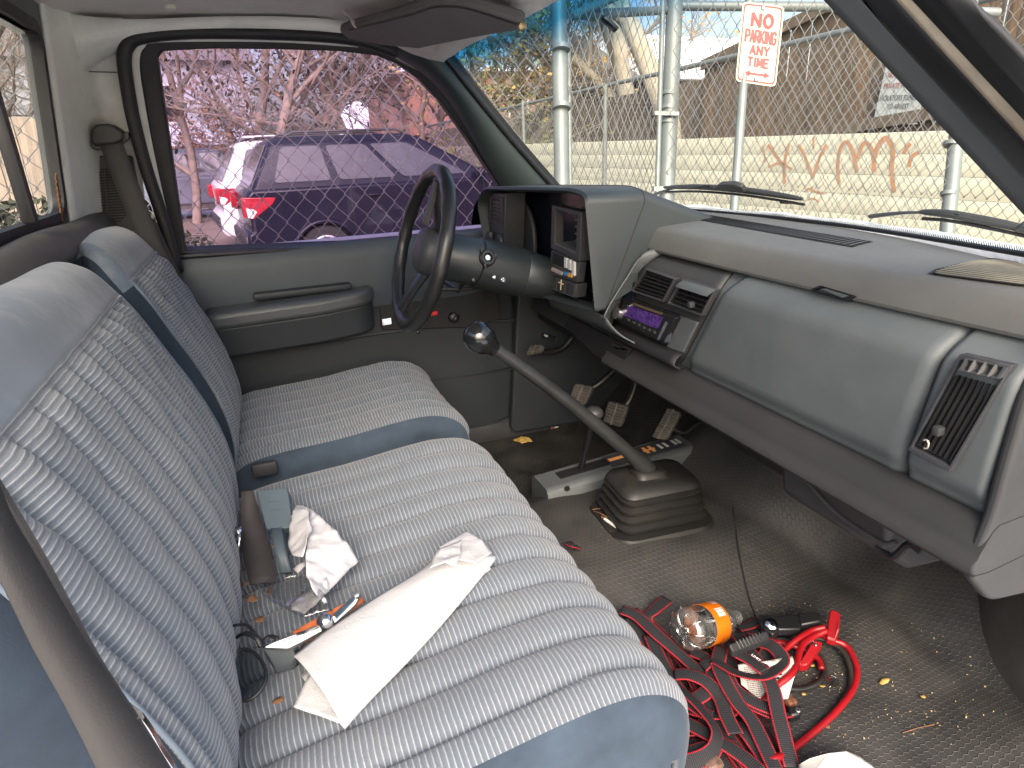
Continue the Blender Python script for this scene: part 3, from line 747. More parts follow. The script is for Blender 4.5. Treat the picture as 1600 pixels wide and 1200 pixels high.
# black fuse panel hanging under the column and small label
b = MB(); b.prism([at(x, y, 'x', .752) for x, y in ((893, 497), (985, 545), (968, 577), (930, 556), (880, 508))], (.01, 0, 0)); b.build('fuse_panel', m_void, dash, bev=.002)
b = MB(); b.prism([at(x, y, 'x', .752) for x, y in ((955, 536), (982, 548), (962, 545))], (.004, 0, 0)); b.build('lighter_lid', m_plast, dash)
b = MB(); b.prism([at(x, y, 'x', .748) for x, y in ((846, 520), (868, 528), (868, 535), (846, 528))], (.006, 0, 0)); b.build('hood_release', m_black, dash)
b = MB(); b.prism([at(x, y, 'x', .7475) for x, y in ((851, 522), (856, 524), (855, 527), (850, 525))], (.001, 0, 0)); b.build('release_symbol', m_white, dash)
# end cap
ec = roundpoly([(.744, -.699, .428), (.763, -.699, .50), (.768, -.699, .66), (.80, -.699, .745), (.88, -.699, .755), (1.05, -.699, .74), (1.05, -.699, .33), (.80, -.699, .37)], .02)
MB().prism(ec, (0, .016, 0)).build('dash_end_cap', m_trim, dash, bev=.006, seg=3)

# defroster grille and speaker grille, laid on the pad's own surface
def dsurf(y, t): xb = wsx(y)+.01; return V((lerp(.83, xb, t), y, .761+.006*sin(pi*t)-.002*t+.0012*sin(y*5)))
def proj(p):
    q = p-CAM; z = q.dot(DIR); return (800+FPX*q.dot(RGT)/z, 600-FPX*q.dot(UPV)/z)
DG = [(dsurf(.62-1.30*a/130, b/40), a, b) for a in range(131) for b in range(41)]
DP = [(proj(p), p) for p, a, b in DG]
def zt(px, py): return min(DP, key=lambda q: (q[0][0]-px)**2+4*(q[0][1]-py)**2)[1]
qa = [zt(1015, 330), zt(1090, 334), zt(1366, 379), zt(1330, 386)]
b = MB(); N_ = 46
A_ = [lerp(qa[0], qa[3], k/N_) for k in range(N_+1)]; B_ = [lerp(qa[1], qa[2], k/N_) for k in range(N_+1)]
def onpad(p, e): 
    t = (p.x-.83)/(wsx(p.y)+.01-.83); q = dsurf(p.y, t); return q+V((0, 0, e))
MB().grid([[onpad(lerp(a, c, k/8), .0012) for k in range(9)] for a, c in zip(A_, B_)]).build('defroster_grille', m_void, dash)
b = MB()
for k in range(N_):
    a, c = lerp(A_[k], A_[k+1], .5), lerp(B_[k], B_[k+1], .5); w_ = (A_[-1]-A_[0]).normalized()*.0030
    b.grid([[onpad(lerp(a, c, q/8)-w_, .0022) for q in range(9)], [onpad(lerp(a, c, q/8)+w_, .0028) for q in range(9)]])
b.build('grille_fins', m_pad, dash)
q4 = [zt(1444, 432), zt(1555, 406), V((.99, -.66, .76)), V((.845, -.64, .76))]
A_ = [lerp(q4[0], q4[3], k/16) for k in range(17)]; B_ = [lerp(q4[1], q4[2], k/16) for k in range(17)]
MB().grid([[onpad(lerp(a, c, k/8), .0012) for k in range(9)] for a, c in zip(A_, B_)]).build('speaker_grille', m_void, dash)
b = MB(); edge = [onpad(p, .002) for p in roundpoly(q4, .02)]; b.tube(edge, .0014, 6, closed=True); b.build('grille_border', m_void, dash)
b = MB()
for k in range(19):
    t = (k+.5)/19; a, c = lerp(q4[0], q4[1], t), lerp(q4[3], q4[2], t); a, c = lerp(a, c, .03), lerp(a, c, .97); w_ = (q4[1]-q4[0]).normalized()*.0014
    b.grid([[onpad(lerp(a, c, q/10)-w_, .0022) for q in range(11)], [onpad(lerp(a, c, q/10)+w_, .003) for q in range(11)]])
b.build('speaker_slats', M('dusty_slat', (.17, .155, .115), .7, var=.3, vs=20), dash)

# under-dash heater box, ducts, wires
b = MB(); b.prism(roundpoly([(.83, 0, .43), (1.15, 0, .43), (1.15, 0, .25), (.95, 0, .25), (.86, 0, .31)], .015), (0, -.0, 0)) if False else None
hv = MB(); hv.prism([V((.82, -.10, .44)), V((1.2, -.10, .44)), V((1.2, -.10, .27)), V((.90, -.10, .30)), V((.84, -.10, .36))], (0, -.24, 0))
hvac = hv.build('heater_box', m_black, truck, bev=.012); tag(hvac, 'black heater housing hanging under the dashboard')
hv = MB(); hv.prism([V((.80, -.32, .44)), V((1.2, -.32, .44)), V((1.2, -.32, .25)), V((.88, -.32, .285)), V((.82, -.32, .33))], (0, -.22, 0)); hv.build('heater_door', m_plast_d, hvac, bev=.01)
p0 = [at(x, y, 'x', .80) for x, y in ((1253, 742), (1305, 800), (1375, 846), (1400, 846))]
MB().tube(spline(p0, 14), .004, 8).build('heater_rib', m_trim, hvac)
MB().tube(spline([at(x, y, 'x', .82) for x, y in ((1235, 738), (1250, 748), (1268, 742), (1275, 760))], 12), .006, 8).build('hose_stub', m_black, hvac)
MB().tube(spline([at(x, y, 'x', .82) for x, y in ((1370, 855), (1395, 870), (1420, 850), (1440, 862))], 12), .006, 8).build('heater_wire', m_black, hvac)
b = MB(); b.box((1.0, .46, .44), (.40, .56, .06), bev=.01); b.build('column_brace', m_void, truck)

# ---- instrument hood
fr_ = [(750, 386), (748, 300), (757, 288), (800, 289), (870, 293), (912, 297), (927, 303), (933, 316), (926, 400), (906, 472)]
hoodx = lambda y: lerp(.66, .612, (y-.1)/.56)
H0 = roundpoly([(0, .655, .56), (0, .66, .80), (0, .62, .836), (0, .16, .852), (0, .105, .842), (0, .098, .592)], [.01, .02, .03, .04, .022, .01], 5)
H0 = [V((hoodx(p.y)-.012*sm(.6, .8, p.z)+.03*sm(.66, .53, p.z)*.5, p.y, p.z)) for p in H0]
cx_ = V((.66, .38, .67))
AL = [at(x, y, 'y', .093) for x, y in ((1030, 372), (1014, 386), (976, 440), (952, 478), (944, 494))]
def xA(z):
    if z > AL[0].z: return AL[0].x+(z-AL[0].z)*8
    for a, c in zip(AL, AL[1:]):
        if z >= c.z: return lerp(c.x, a.x, (z-c.z)/(a.z-c.z+1e-9))
    return AL[-1].x
H1 = [V((min(p.x+.14, xA(p.z)), lerp(p.y, .38, .01), lerp(p.z, .67, .02))) for p in H0]
H2 = [V((min(p.x+.36, xA(p.z)+.003), lerp(p.y, .38, .03), min(p.z-.085*sm(.65, .8, p.z), .762) if p.z > .7 else p.z)) for p in H0]
Hi = [V((p.x, lerp(p.y, .38, .022), lerp(p.z, .67, .06))) for p in H0]
Hi2 = [V((p.x+.035, lerp(p.y, .38, .03), lerp(p.z, .67, .08))) for p in H0]
hood = MB().grid([Hi2, Hi, [lerp(a, c, .5)+V((-.006, 0, 0)) for a, c in zip(Hi, H0)], H0, H1, H2], cv=True).build('instrument_hood', m_hood, truck, smooth=38)
tag(hood, 'boxy grey hood around an instrument cluster')
MB().tube([lerp(a, c, .97)+V((0, -.0, 0)) for a, c in list(zip(H0, H1))[8:]], .0012, 5).build('hood_seam', m_void, hood)
ic = empty('instrument_cluster', (.70, .38, .66), truck); tag(ic, 'dark instrument cluster with a switch bank on either side')
# back plate
b = MB(); b.prism([V((hoodx(p.y)+.10, p.y, p.z)) for p in Hi2], (.005, 0, 0)); b.build('cluster_lens', M('dark_lens', (.008, .011, .018), .22, var=.3, spec=.4), ic)
# bezel with the half-round cowl at left
def cp(px, py, x): return at(px, py, 'x', x)
b = MB(); b.prism([cp(760, 300, .622), cp(789, 302, .628), cp(788, 394, .628), cp(759, 388, .622)], (.06, 0, 0)); b.build('vent_column', m_plast_d, ic, bev=.003)
arcp = [(788, 298), (800, 299), (815, 312), (826, 332), (832, 356), (834, 385), (833, 415), (828, 446), (788, 440)]
MB().prism([cp(x, y, .69) for x, y in arcp], (.012, 0, 0)).build('cluster_cowl', m_plast_d, ic, bev=.004)
va = vent('air_vent', [(765, 307), (783, 309), (782, 352), (764, 346)], (.618, .622, .622, .618), 6, False, m_slat, None, bars=2); tag(va, 'small driver side air vent in the end of the instrument hood')
for k, (px, py) in enumerate(((756, 366), (766, 368), (755, 379), (765, 381))):
    MB().box(cp(px, py, .614), (.012, .020, .022), bev=.003).build('light_switch', m_trim, ic)
b = MB(); b.lathe(cp(781, 377, .626), (-1, 0, 0), [(0, .022), (.006, .02), (.007, 0)], 20); b.build('dimmer_wheel', m_trim, ic)
# right column: pocket, heater controls, lower plate
col_ = [(861, 320), (905, 332), (903, 408), (900, 440), (897, 464), (857, 450)]
A = [cp(x, y, .664) for x, y in ((862, 320), (908, 331), (905, 409), (860, 388))]
B_ = [cp(x, y, .664) for x, y in ((867, 328), (902, 337), (899, 396), (866, 381))]
MB().ring(A, B_, (.025, 0, 0)).build('cubby_frame', m_plast_d, ic, bev=.002)
b = MB(); b.prism([p+V((.07, 0, 0)) for p in B_], (.004, 0, 0)); b.build('cubby_back', m_void, ic)
b = MB(); b.prism([B_[3], B_[2], B_[2]+V((.07, 0, 0)), B_[3]+V((.07, 0, 0))], (0, 0, .003)); b.build('cubby_shelf', m_plast, ic)
for k in range(4):
    q = cp(898, 344+11*k, .666); MB().box(q+V((.02, .004, 0)), (.03, .012, .003), bev=.0008).build('cubby_rib', m_pad, ic)
b = MB(); b.prism([cp(x, y, .666) for x, y in ((861, 390), (905, 410), (901, 442), (858, 428))], (.02, 0, 0)); b.build('heater_panel', m_plast_d, ic, bev=.002)
b = MB(); b.prism([cp(x, y, .664) for x, y in ((864, 394), (880, 401), (880, 418), (863, 411))], (.004, 0, 0)); b.build('control_display', m_void, ic)
m_key = M('ivory_key', (.55, .55, .53), .5); m_keyb = M('blue_key', (.02, .22, .50), .45); m_keyo = M('orange_key', (.62, .30, .05), .45)
for (x0, y0, x1, y1, mm) in ((881, 402, 885, 418, m_key), (887, 405, 891, 421, m_key), (893, 408, 897, 430, m_key)):
    p = [cp(x, y, .661) for x, y in ((x0, y0), (x1, y0+1.5), (x1, y1+1.5), (x0, y1))]; o = MB().prism(p, (.008, 0, 0)).build('control_key', mm, ic, bev=.001)
    b = MB(); b.prism([lerp(p[0], p[2], .35), lerp(p[1], p[3], .35), lerp(p[1], p[3], .55), lerp(p[0], p[2], .6)], (-.0008, 0, 0))
for (x0, y0, w_, mm, lb) in ((881, 424, 6, m_keyb, 'blue heater key'), (887, 426, 6, m_keyo, 'orange heater key')):
    o = MB().prism([cp(x, y, .661) for x, y in ((x0, y0), (x0+w_, y0+2), (x0+w_-.5, y0+8), (x0, y0+6.5))], (.008, 0, 0)).build('control_key', mm, ic, bev=.001); tag(o, lb)
MB().prism([cp(x, y, .662) for x, y in ((862, 418), (878, 425), (877, 430), (861, 423))], (.004, 0, 0)).build('fan_slide', M('slide', (.4, .34, .33), .5, var=.4, vs=120), ic)
b = MB(); b.prism([cp(x, y, .665) for x, y in ((858, 429), (900, 444), (898, 466), (857, 451))], (.03, 0, 0)); b.build('lower_plate', m_trim, ic, bev=.002)
b = MB()
for (x0, y0), (x1, y1) in (((859, 431), (898, 446)), ((858, 449), (896, 464)), ((870, 435), (869, 453)), ((884, 440), (882, 458)), ((859, 431), (858, 449)), ((898, 446), (896, 464))):
    b.tube([cp(x0, y0, .6645), cp(x1, y1, .6645)], .0006, 4)
b.build('plate_lines', m_plast_l, ic)
b = MB(); b.tube([cp(877, 437, .663), cp(876, 453, .663)], .0016, 5); b.tube([cp(873, 441, .663), cp(880, 444, .663)], .0016, 5); b.build('plate_emblem', M('emblem_beige', (.5, .42, .3), .5), ic)
# column shroud opening and lower cluster edge
b = MB(); b.prism([cp(x, y, .69) for x, y in ((812, 400), (858, 418), (857, 450), (835, 446), (815, 440))], (.05, 0, 0)); b.build('column_bezel', m_plast, ic, bev=.003)
MB().tube(spline([cp(x, y, .68) for x, y in ((818, 405), (828, 410), (832, 425), (833, 448))], 14), .006, 8).build('bezel_lip', m_plast, ic)
# dead bugs / chips on lens
b = MB()
for k in range(26):
    c = cp(random.gauss(845, 4), random.choice((random.gauss(362, 7), random.gauss(392, 4))), .74); b.box(c, (.001, .002, .003))
b.build('lens_scuff', m_pad, ic)
# ---- steering wheel and column
AX = V((.951, 0, -.309)).normalized(); WC = V((.353, .37, .723)); WU = V((.309, 0, .951)).normalized(); WS = V((0, 1, 0))
sw = empty('steering_wheel', WC, truck); tag(sw, 'worn black two spoke steering wheel')
Rw = .178
path = [WC+(WU*cos(a)+WS*sin(a))*Rw for a in [2*pi*k/72 for k in range(72)]]
rim = MB(); rads = [.0158+.0014*max(0, sin(36*2*pi*k/72*.5)) for k in range(72)]
rim.tube(path, rads, 14, closed=True, up=AX); rim.build('rim', m_leather, sw, smooth=180)
def spoke(a, w0, w1):
    d = WU*cos(a)+WS*sin(a); t = AX.cross(d).normalized(); G = []
    for k in range(11):
        u = k/10; c = WC+AX*(.035*(1-u)**1.5)+d*lerp(.03, Rw-.004, u); w_ = lerp(w0, w1, u)
        G.append([c+t*w_*cos(q)*.5+AX*(.010*sin(q)) for q in [2*pi*i/12 for i in range(12)]])
    return MB().grid(G, cv=True).build('spoke', m_leather, sw, smooth=60)
# the wheel is turned: spokes up and down-left as seen
A1 = radians(-12); A2 = radians(-128)
spoke(A1, .052, .036); spoke(radians(160), .052, .036)
b = MB()
for a in (A1,):
    d = WU*cos(a)+WS*sin(a); t = AX.cross(d).normalized()
    b.prism([WC+d*.06+t*.010-AX*.0, WC+d*.16+t*.009-AX*.0, WC+d*.16-t*.009-AX*.0, WC+d*.06-t*.010-AX*.0], -AX*.013)
b.build('spoke_insert', m_plast_d, sw, bev=.002)
b = MB(); b.lathe(WC+AX*.045, -AX, [(0, .05), (.02, .056), (.04, .054), (.052, .044), (.056, .02), (.056, 0)], 28)
b.build('horn_pad', m_plast_d, sw, smooth=50)
sc = empty('steering_column', WC+AX*.2, truck); tag(sc, 'dark steering column shroud with ignition lock')
prof = [(.045, .05), (.06, .056), (.135, .060), (.138, .056), (.140, .060), (.255, .060), (.258, .056), (.261, .058), (.33, .052), (.40, .046), (.46, .046)]
b = MB(); b.lathe(WC, AX, prof, 32); b.build('column_shroud', M('column_shroud', (.018, .022, .024), .38, var=.1, bump=.08, bs=600), sc, smooth=40)
# ignition lock: faces the camera/driver on the right side
def on_col(px, py, r):     # first hit of the view ray with the column cylinder
    d = ray(px, py); o = CAM-WC; dd = d-AX*d.dot(AX); oo = o-AX*o.dot(AX)
    a_, b2, c_ = dd.dot(dd), 2*dd.dot(oo), oo.dot(oo)-r*r; D = max(0, b2*b2-4*a_*c_); return CAM+d*((-b2-sqrt(D))/(2*a_))
ig = on_col(761, 403, .06); nrm = (ig-WC); nrm = (nrm-AX*nrm.dot(AX)).normalized()
b = MB(); b.lathe(ig-nrm*.01, nrm, [(0, .021), (.014, .020), (.018, .016), (.018, .011), (.008, .010), (.008, 0)], 20); 
for k in range(3):
    a = radians(20+120*k); b.box(ig+nrm*.004+(AX*cos(a)+nrm.cross(AX)*sin(a))*.021, (.006, .006, .012), bev=.001)
b.build('ignition_ring', m_black, sc)
b = MB(); b.lathe(ig-nrm*.004, nrm, [(0, .009), (.006, .009), (.009, .006), (.009, 0)], 16); b.build('ignition_barrel', m_chrome, sc)
for px, py, r in ((740, 437, .007), (772, 433, .006), (786, 437, .007)):
    c = on_col(px, py, .058); b = MB(); b.lathe(c-nrm*.006, nrm, [(0, r), (.010, r), (.012, r*.6), (.013, 0)], 12); b.build('column_screw', m_chrome if px != 740 else m_black, sc)
b = MB(); c = on_col(780, 440, .06); b.prism([c, c+V((.012, 0, -.004)), c+V((.012, 0, .006)), c+V((.004, 0, .004))], nrm*.008); b.build('tilt_bracket', m_chrome, sc)
b = MB(); b.tube([WC+AX*.10+V((0, .0, -.055)), WC+AX*.10+V((0, .04, -.085)), WC+AX*.09+V((0, .16, -.08)), WC+AX*.09+V((0, .2, -.07))], .006, 8); b.build('turn_signal_lever', m_black, sc)
MB().tube(spline([at(x, y, 'y', .40) for x, y in ((690, 452), (725, 452), (752, 450), (775, 455))], 12), .005, 8).build('column_wire', m_black, sc)

# ---- gear lever, rubber boot
bc = V((.785, .040, 0))
def boot_loop(hx, hy, z, ox=0, oy=0, r=.03, rot=-.10):
    o = []
    for x, y in rrect(hx*2, hy*2, r, 5):
        c, s_ = cos(rot), sin(rot); o.append(V((bc.x+ox+x*c-y*s_, bc.y+oy+x*s_+y*c, z)))
    return o
z0 = .080; loops = [boot_loop(.134, .104, z0, r=.05), boot_loop(.130, .100, z0+.010, r=.05), boot_loop(.110, .080, z0+.012)]
for k in range(4):
    z = z0+.014+k*.021; s_ = k*.004
    loops += [boot_loop(.098-s_, .070-s_, z), boot_loop(.112-s_, .084-s_, z+.004), boot_loop(.114-s_, .086-s_, z+.012), boot_loop(.100-s_, .072-s_, z+.0185)]
loops += [boot_loop(.100, .072, z0+.098), boot_loop(.094, .066, z0+.110), boot_loop(.060, .044, z0+.118, -.008, .0), boot_loop(.042, .034, z0+.121, -.01, 0, .02), boot_loop(.038, .030, z0+.131, -.012, 0, .02), boot_loop(.022, .020, z0+.135, -.016, 0, .012)]
g = MB().grid(loops, cv=True); g.build_ = None
m_boot = M('boot_rubber', (.010, .0098, .0096), .55, var=.25, vs=9, bump=.1, bs=300, dust=(.045, .038, .03), dusta=.5)
sb = g.build('shifter_boot', m_boot, truck, smooth=50); tag(sb, 'black pleated rubber boot at the base of the gear lever')
kn = at(742, 522, 'y', .045); base = V((.775, .040, z0+.128))
gl_ = empty('gear_lever', base, truck); tag(gl_, 'long black floor gear lever with chipped round knob')
pth = [lerp(base, kn, t)+V((0, 0, .012*sin(pi*t))) for t in [k/16 for k in range(17)]]
rr = [lerp(.0165, .0122, t)*(1.25 if t < .09 else 1) for t in [k/16 for k in range(17)]]
MB().tube(pth, rr, 16).build('lever_shaft', M('satin_black_lever', (.02, .021, .022), .42, var=.3, vs=20, bump=.1, bs=80), gl_, smooth=60)
ad = (kn-base).normalized()
m_knob = M('knob_black', (.008, .009, .010), .16, var=.3, vs=50, spec=.6, coat=.4)
MB().lathe(kn-ad*.055, ad, [(0, .0145), (.010, .017), (.022, .026), (.038, .0315), (.052, .0315), (.064, .026), (.072, .016), (.075, 0)], 28).build('gear_knob', m_knob, gl_, smooth=60)

# ---- transfer case console and its lever
def con(px, py, z): return at(px, py, 'z', z)
ctop = [(.590, .335), (.60, .235), (1.02, .235), (1.03, .335)]
b = MB(); G = []
for k in range(11):
    t = k/10; x = lerp(.595, 1.045, t); zt_ = lerp(.098, .135, t); yc = lerp(.275, .255, t)
    G.append([(x, yc+.058, .02), (x, yc+.054, zt_-.012), (x, yc+.045, zt_), (x, yc-.042, zt_), (x, yc-.052, zt_-.012), (x, yc-.058, .02)])
b.grid(G); b.add([G[0][i] for i in range(6)], [(0, 1, 2, 3, 4, 5)]); b.add([G[-1][i] for i in range(6)], [(0, 1, 2, 3, 4, 5)])
tc = b.build('transfer_case_console', m_plast, truck, bev=.008, seg=3, smooth=35); tag(tc, 'low grey console of the transfer case lever on the floor hump')
def ct(u, v, e=.0015):   # u along 0..1, v across -1..1
    return V((lerp(.595, 1.045, u), lerp(.275, .255, u)+v*.040, lerp(.098, .135, u)+e))
MB().prism([ct(.12, -.35), ct(.45, -.35), ct(.45, .55), ct(.12, .55)], (0, 0, .001)).build('lever_slot', m_void, tc)
MB().prism([ct(.44, -.75), ct(.95, -.75), ct(.95, .75), ct(.44, .75)], (0, 0, .001)).build('range_plate', m_plast_d, tc)
m_or = M('orange_print', (.6, .27, .1), .5)
MB().prism([ct(.46, -.05, .003), ct(.64, -.05, .003), ct(.64, .30, .003), ct(.46, .30, .003)], (0, 0, .0004)).build('orange_stripe', m_or, tc)
b = MB(); U_ = (ct(.9, 0)-ct(.1, 0)).normalized(); W_ = V((0, 1, 0))
for k, u in enumerate((.70, .74)): b.prism([ct(u, -.4, .003), ct(u+.02, -.4, .003), ct(u+.02, .5, .003), ct(u, .5, .003)], (0, 0, .0004))
b.prism([ct(.69, -.1, .0032), ct(.77, -.1, .0032), ct(.77, .12, .0032), ct(.69, .12, .0032)], (0, 0, .0004)); b.build('range_mark', m_or, tc)
b = MB()
for u in (.80, .84, .90, .93): b.prism([ct(u, -.3, .003), ct(u+.018, -.3, .003), ct(u+.018, .4, .003), ct(u, .4, .003)], (0, 0, .0004))
b.build('range_mark', m_key, tc)
MB().lathe(at(887, 764, 'y', .212), (0, -1, 0), [(-.004, .007), (.001, .0065), (.001, .004), (-.002, .004)], 14).build('console_screw', m_void, tc)
lb = ct(.27, .1, 0); lk = at(927, 645, 'y', .22)
tl = empty('transfer_case_lever', lb, truck); tag(tl, 'short transfer case lever with a black ball knob, half hidden behind the long gear lever')
MB().tube([lb, lerp(lb, lk, .5)+V((.004, 0, 0)), lk], .0075, 10).build('lever_shaft', m_black, tl)
b = MB(); b.lathe(lk+V((0, 0, -.018)), (.1, 0, 1), [(0, .010), (.004, .019), (.014, .024), (.024, .023), (.032, .015), (.034, 0)], 20); b.build('lever_knob', m_plast_d, tl, smooth=60)

# ---- pedals
def pedal(name, pad, y, arm, label, r=.010, ribs=7):
    P = [at(*p, 'y', yy) for p, yy in zip(pad, y)]
    e = empty(name, sum(P, V())/4, truck); tag(e, label)
    n_ = (P[1]-P[0]).cross(P[3]-P[0]).normalized()
    if n_.dot(CAM-P[0]) < 0: n_ = -n_
    MB().prism(roundpoly(P, .012), -n_*.014).build('pedal_pad', m_pedal, e, bev=.003)
    b = MB()
    for k in range(ribs):
        t = (k+.7)/(ribs+.4); a, c = lerp(P[0], P[3], t), lerp(P[1], P[2], t)
        b.tube([lerp(a, c, .08)+n_*.0005, lerp(a, c, .92)+n_*.0005], .0022, 5)
    for t in (.5,):
        b.tube([lerp(P[0], P[1], t)+n_*.001, lerp(P[3], P[2], t)+n_*.001], .003, 5)
    b.build('pedal_ribs', M('pedal_rib', (.10, .092, .078), .7, var=.3, vs=30), e)
    A = [at(*p[:2], 'y', p[2]) for p in arm]
    MB().tube(spline([sum(P, V())/4-n_*.014]+A, 14), r, 8).build('pedal_arm', m_black, e, smooth=60)
    return e
pedal('clutch_pedal', [(897, 599), (926, 604), (912, 634), (888, 628)], (.52, .46, .46, .52), [(938, 598, .48), (962, 575, .48), (985, 548, .48)], 'worn clutch pedal, leftmost of the three foot pedals')
pedal('brake_pedal', [(950, 626), (980, 634), (968, 668), (941, 659)], (.42, .35, .35, .42), [(982, 628, .385), (992, 602, .385), (996, 570, .385)], 'worn brake pedal between clutch and accelerator')
pedal('accelerator_pedal', [(1043, 636), (1064, 644), (1040, 688), (1017, 683)], (.22, .18, .18, .22), [(1068, 676, .19), (1090, 662, .19), (1110, 655, .19)], 'long narrow accelerator pedal with ribbed face', .006, 12)
pedal('parking_brake_pedal', [(828, 540), (848, 538), (843, 550), (820, 556)], (.64, .585, .585, .64), [(858, 550, .62), (880, 543, .62), (900, 520, .62)], 'small parking brake pedal high by the kick panel', .010, 4)
# ---- bench seat: two cushions and two backrests
def path2(pts, n, sg=1):
    P = spline([(x, 0, z) for x, z in pts], n); out = []
    for i, p in enumerate(P):
        t = (P[min(i+1, n)]-P[max(i-1, 0)]).normalized(); out.append((p, V((-t.z, 0, t.x))*sg))
    return out
def cross(y0, y1, r, D, m, nc=5):
    o = []   # (y, drop, flat?)
    for k in range(4): o.append((y0, lerp(D, r, k/4), 0))
    for k in range(nc+1): a = pi/2*k/nc; o.append((y0+r-r*cos(a), r-r*sin(a), 0))
    for k in range(1, m): o.append((lerp(y0+r, y1-r, k/m), 0, 1))
    for k in range(nc+1): a = pi/2*(1-k/nc); o.append((y1-r+r*cos(a), r-r*sin(a), 0))
    for k in range(1, 5): o.append((y1, lerp(r, D, k/4), 0))
    return o
def upholster(y0, y1, pts, n, r, D, py0, py1, t0, t1, pitch, amp, inset=None, seed=0, wr=.004, cw=.02, sink=.012, sg=1):
    P = path2(pts, n, sg); G = []; UVg = []; L = 0; CR = cross(y0, y1, r, D, int((y1-y0-2*r)/pitch*12))
    for i, (p, nv) in enumerate(P):
        if i: L += (p-P[i-1][0]).length
        row = []; ur = []; s_ = i/n
        ins = inset(s_) if inset else 0
        for (y, d, fl) in CR:
            yy = lerp((y0+y1)/2, y, 1-ins*2/(y1-y0))
            inp = py0 <= y <= py1 and t0 <= s_ <= t1
            q = p+nv*(-d) if sg < 0 else p-nv*min(d, r)-V((0, 0, max(0, d-r))); q = V((q.x, yy, q.z if sg < 0 else max(q.z, .03)))
            e = min(sm(0, cw, y-py0), sm(0, cw, py1-y))*min(sm(0, .05, s_-t0), sm(0, .035, t1-s_))
            edge = min(abs(y-py0), abs(y-py1)) if t0-.02 < s_ < t1+.02 and py0-.02 < y < py1+.02 else 1
            h = 0
            if inp:
                yw = y+.010*noise.noise(V((s_*2.2+seed, y*3, seed)))+.003*noise.noise(V((s_*9, y*9, seed+4)))
                c = abs(sin(pi*(yw-y0)/pitch)); h = amp*((c**.5)-.6)*e - .005*e*math.exp(-(c/.18)**2)
                h += wr*e*noise.noise(V((s_*3.2+seed, y*10, 2.2)))+wr*(.7 if sg > 0 else .7+1.2*sm(.2, .4, s_))*e*abs(noise.noise(V((s_*10+y*16, s_*5-y*9+seed, 1))))
                h -= .003*(1-e)
            u = (y-y0)/(y1-y0); h -= sink*sin(pi*max(0, min(1, u)))*sin(pi*min(1, s_*1.25))
            h += .003*noise.noise(V((yy*6, s_*5, seed+9)))
            row.append(q+nv*h*(1 if d <= r*1.01 else 0)); ur.append((L+.0014*noise.noise(V((y*22, s_*7, 3))), y))
        G.append(row); UVg.append(ur)
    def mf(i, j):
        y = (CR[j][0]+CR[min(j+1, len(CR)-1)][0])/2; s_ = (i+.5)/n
        return 0 if (py0 <= y <= py1 and t0 <= s_ <= t1 and CR[j][1] < r*.75) else (2 if sg < 0 and (CR[j][1] > r*.6 or (y < py0 and s_ < .44)) else 1)  # lower outer margin takes the shaded flank copy as well
    return MB().grid(G, 0, UVg, mf), P, CR
cush = [(-.16, .285), (-.10, .325), (-.02, .338), (.10, .345), (.22, .358), (.30, .360), (.355, .346), (.392, .315), (.408, .27), (.405, .20), (.392, .12), (.385, .06)]
back = [(-.150, .27), (-.120, .33), (-.113, .40), (-.124, .48), (-.149, .56), (-.178, .63), (-.205, .695), (-.232, .745), (-.258, .785), (-.290, .803), (-.322, .79), (-.345, .75), (-.352, .66), (-.345, .5), (-.335, .3), (-.32, .15)]
def seat(label, y0, y1, dr, seed):
    s_ = empty('seat', (.12, (y0+y1)/2, .05), truck); tag(s_, label)
    g, _, _ = upholster(y0, y1, [(x, z+(.014 if dr else 0)) for x, z in cush], 120, .05, .30, y0+.024, y1-.026, .0, .735, .0640, .0135, None, seed)
    g.build('seat_cushion', [m_fab, m_vel_shade], s_, smooth=180)
    def ins(t): return .055*sm(.38, .64, t)**2
    y0b = y0-.005-(0 if dr else .022); pa, pb = (y0b+.032, y1-.045)
    g, P, CR = upholster(y0b, y1+.002, back, 120, .045, .11, pa, pb, .0, .455, .0640, .0150, ins, seed+5, .006, .02, -.012, -1)
    g.build('seat_backrest', [m_fab, m_vel, m_vel_flank_shade], s_, smooth=180)
    # piping round the striped panel
    b = MB(); i1 = int(.455*120)
    def pos(i, y): 
        p, nv = P[i]; k = ins(i/120); yy = lerp((y0+y1)/2, y, 1-k*2/(y1-y0)); return V((p.x, yy, p.z))+nv*.002
    b.tube([pos(i, pa) for i in range(6, i1)]+[pos(i1, lerp(pa, pb, k/20)) for k in range(21)]+[pos(i, pb) for i in range(i1-1, 6, -1)], .0028, 6)
    b.build('panel_piping', m_vel, s_, smooth=180)
    return s_
seat('grey blue ribbed cloth passenger seat, wider part of the split bench with litter on it', -.645, .160, False, 1)
seat('ribbed cloth driver seat at the far side of the split bench',   .222, .690, True, 11)
MB().box((.10, .02, .09), (.50, 1.22, .10), bev=.02).build('seat_base', m_plast_d, truck)

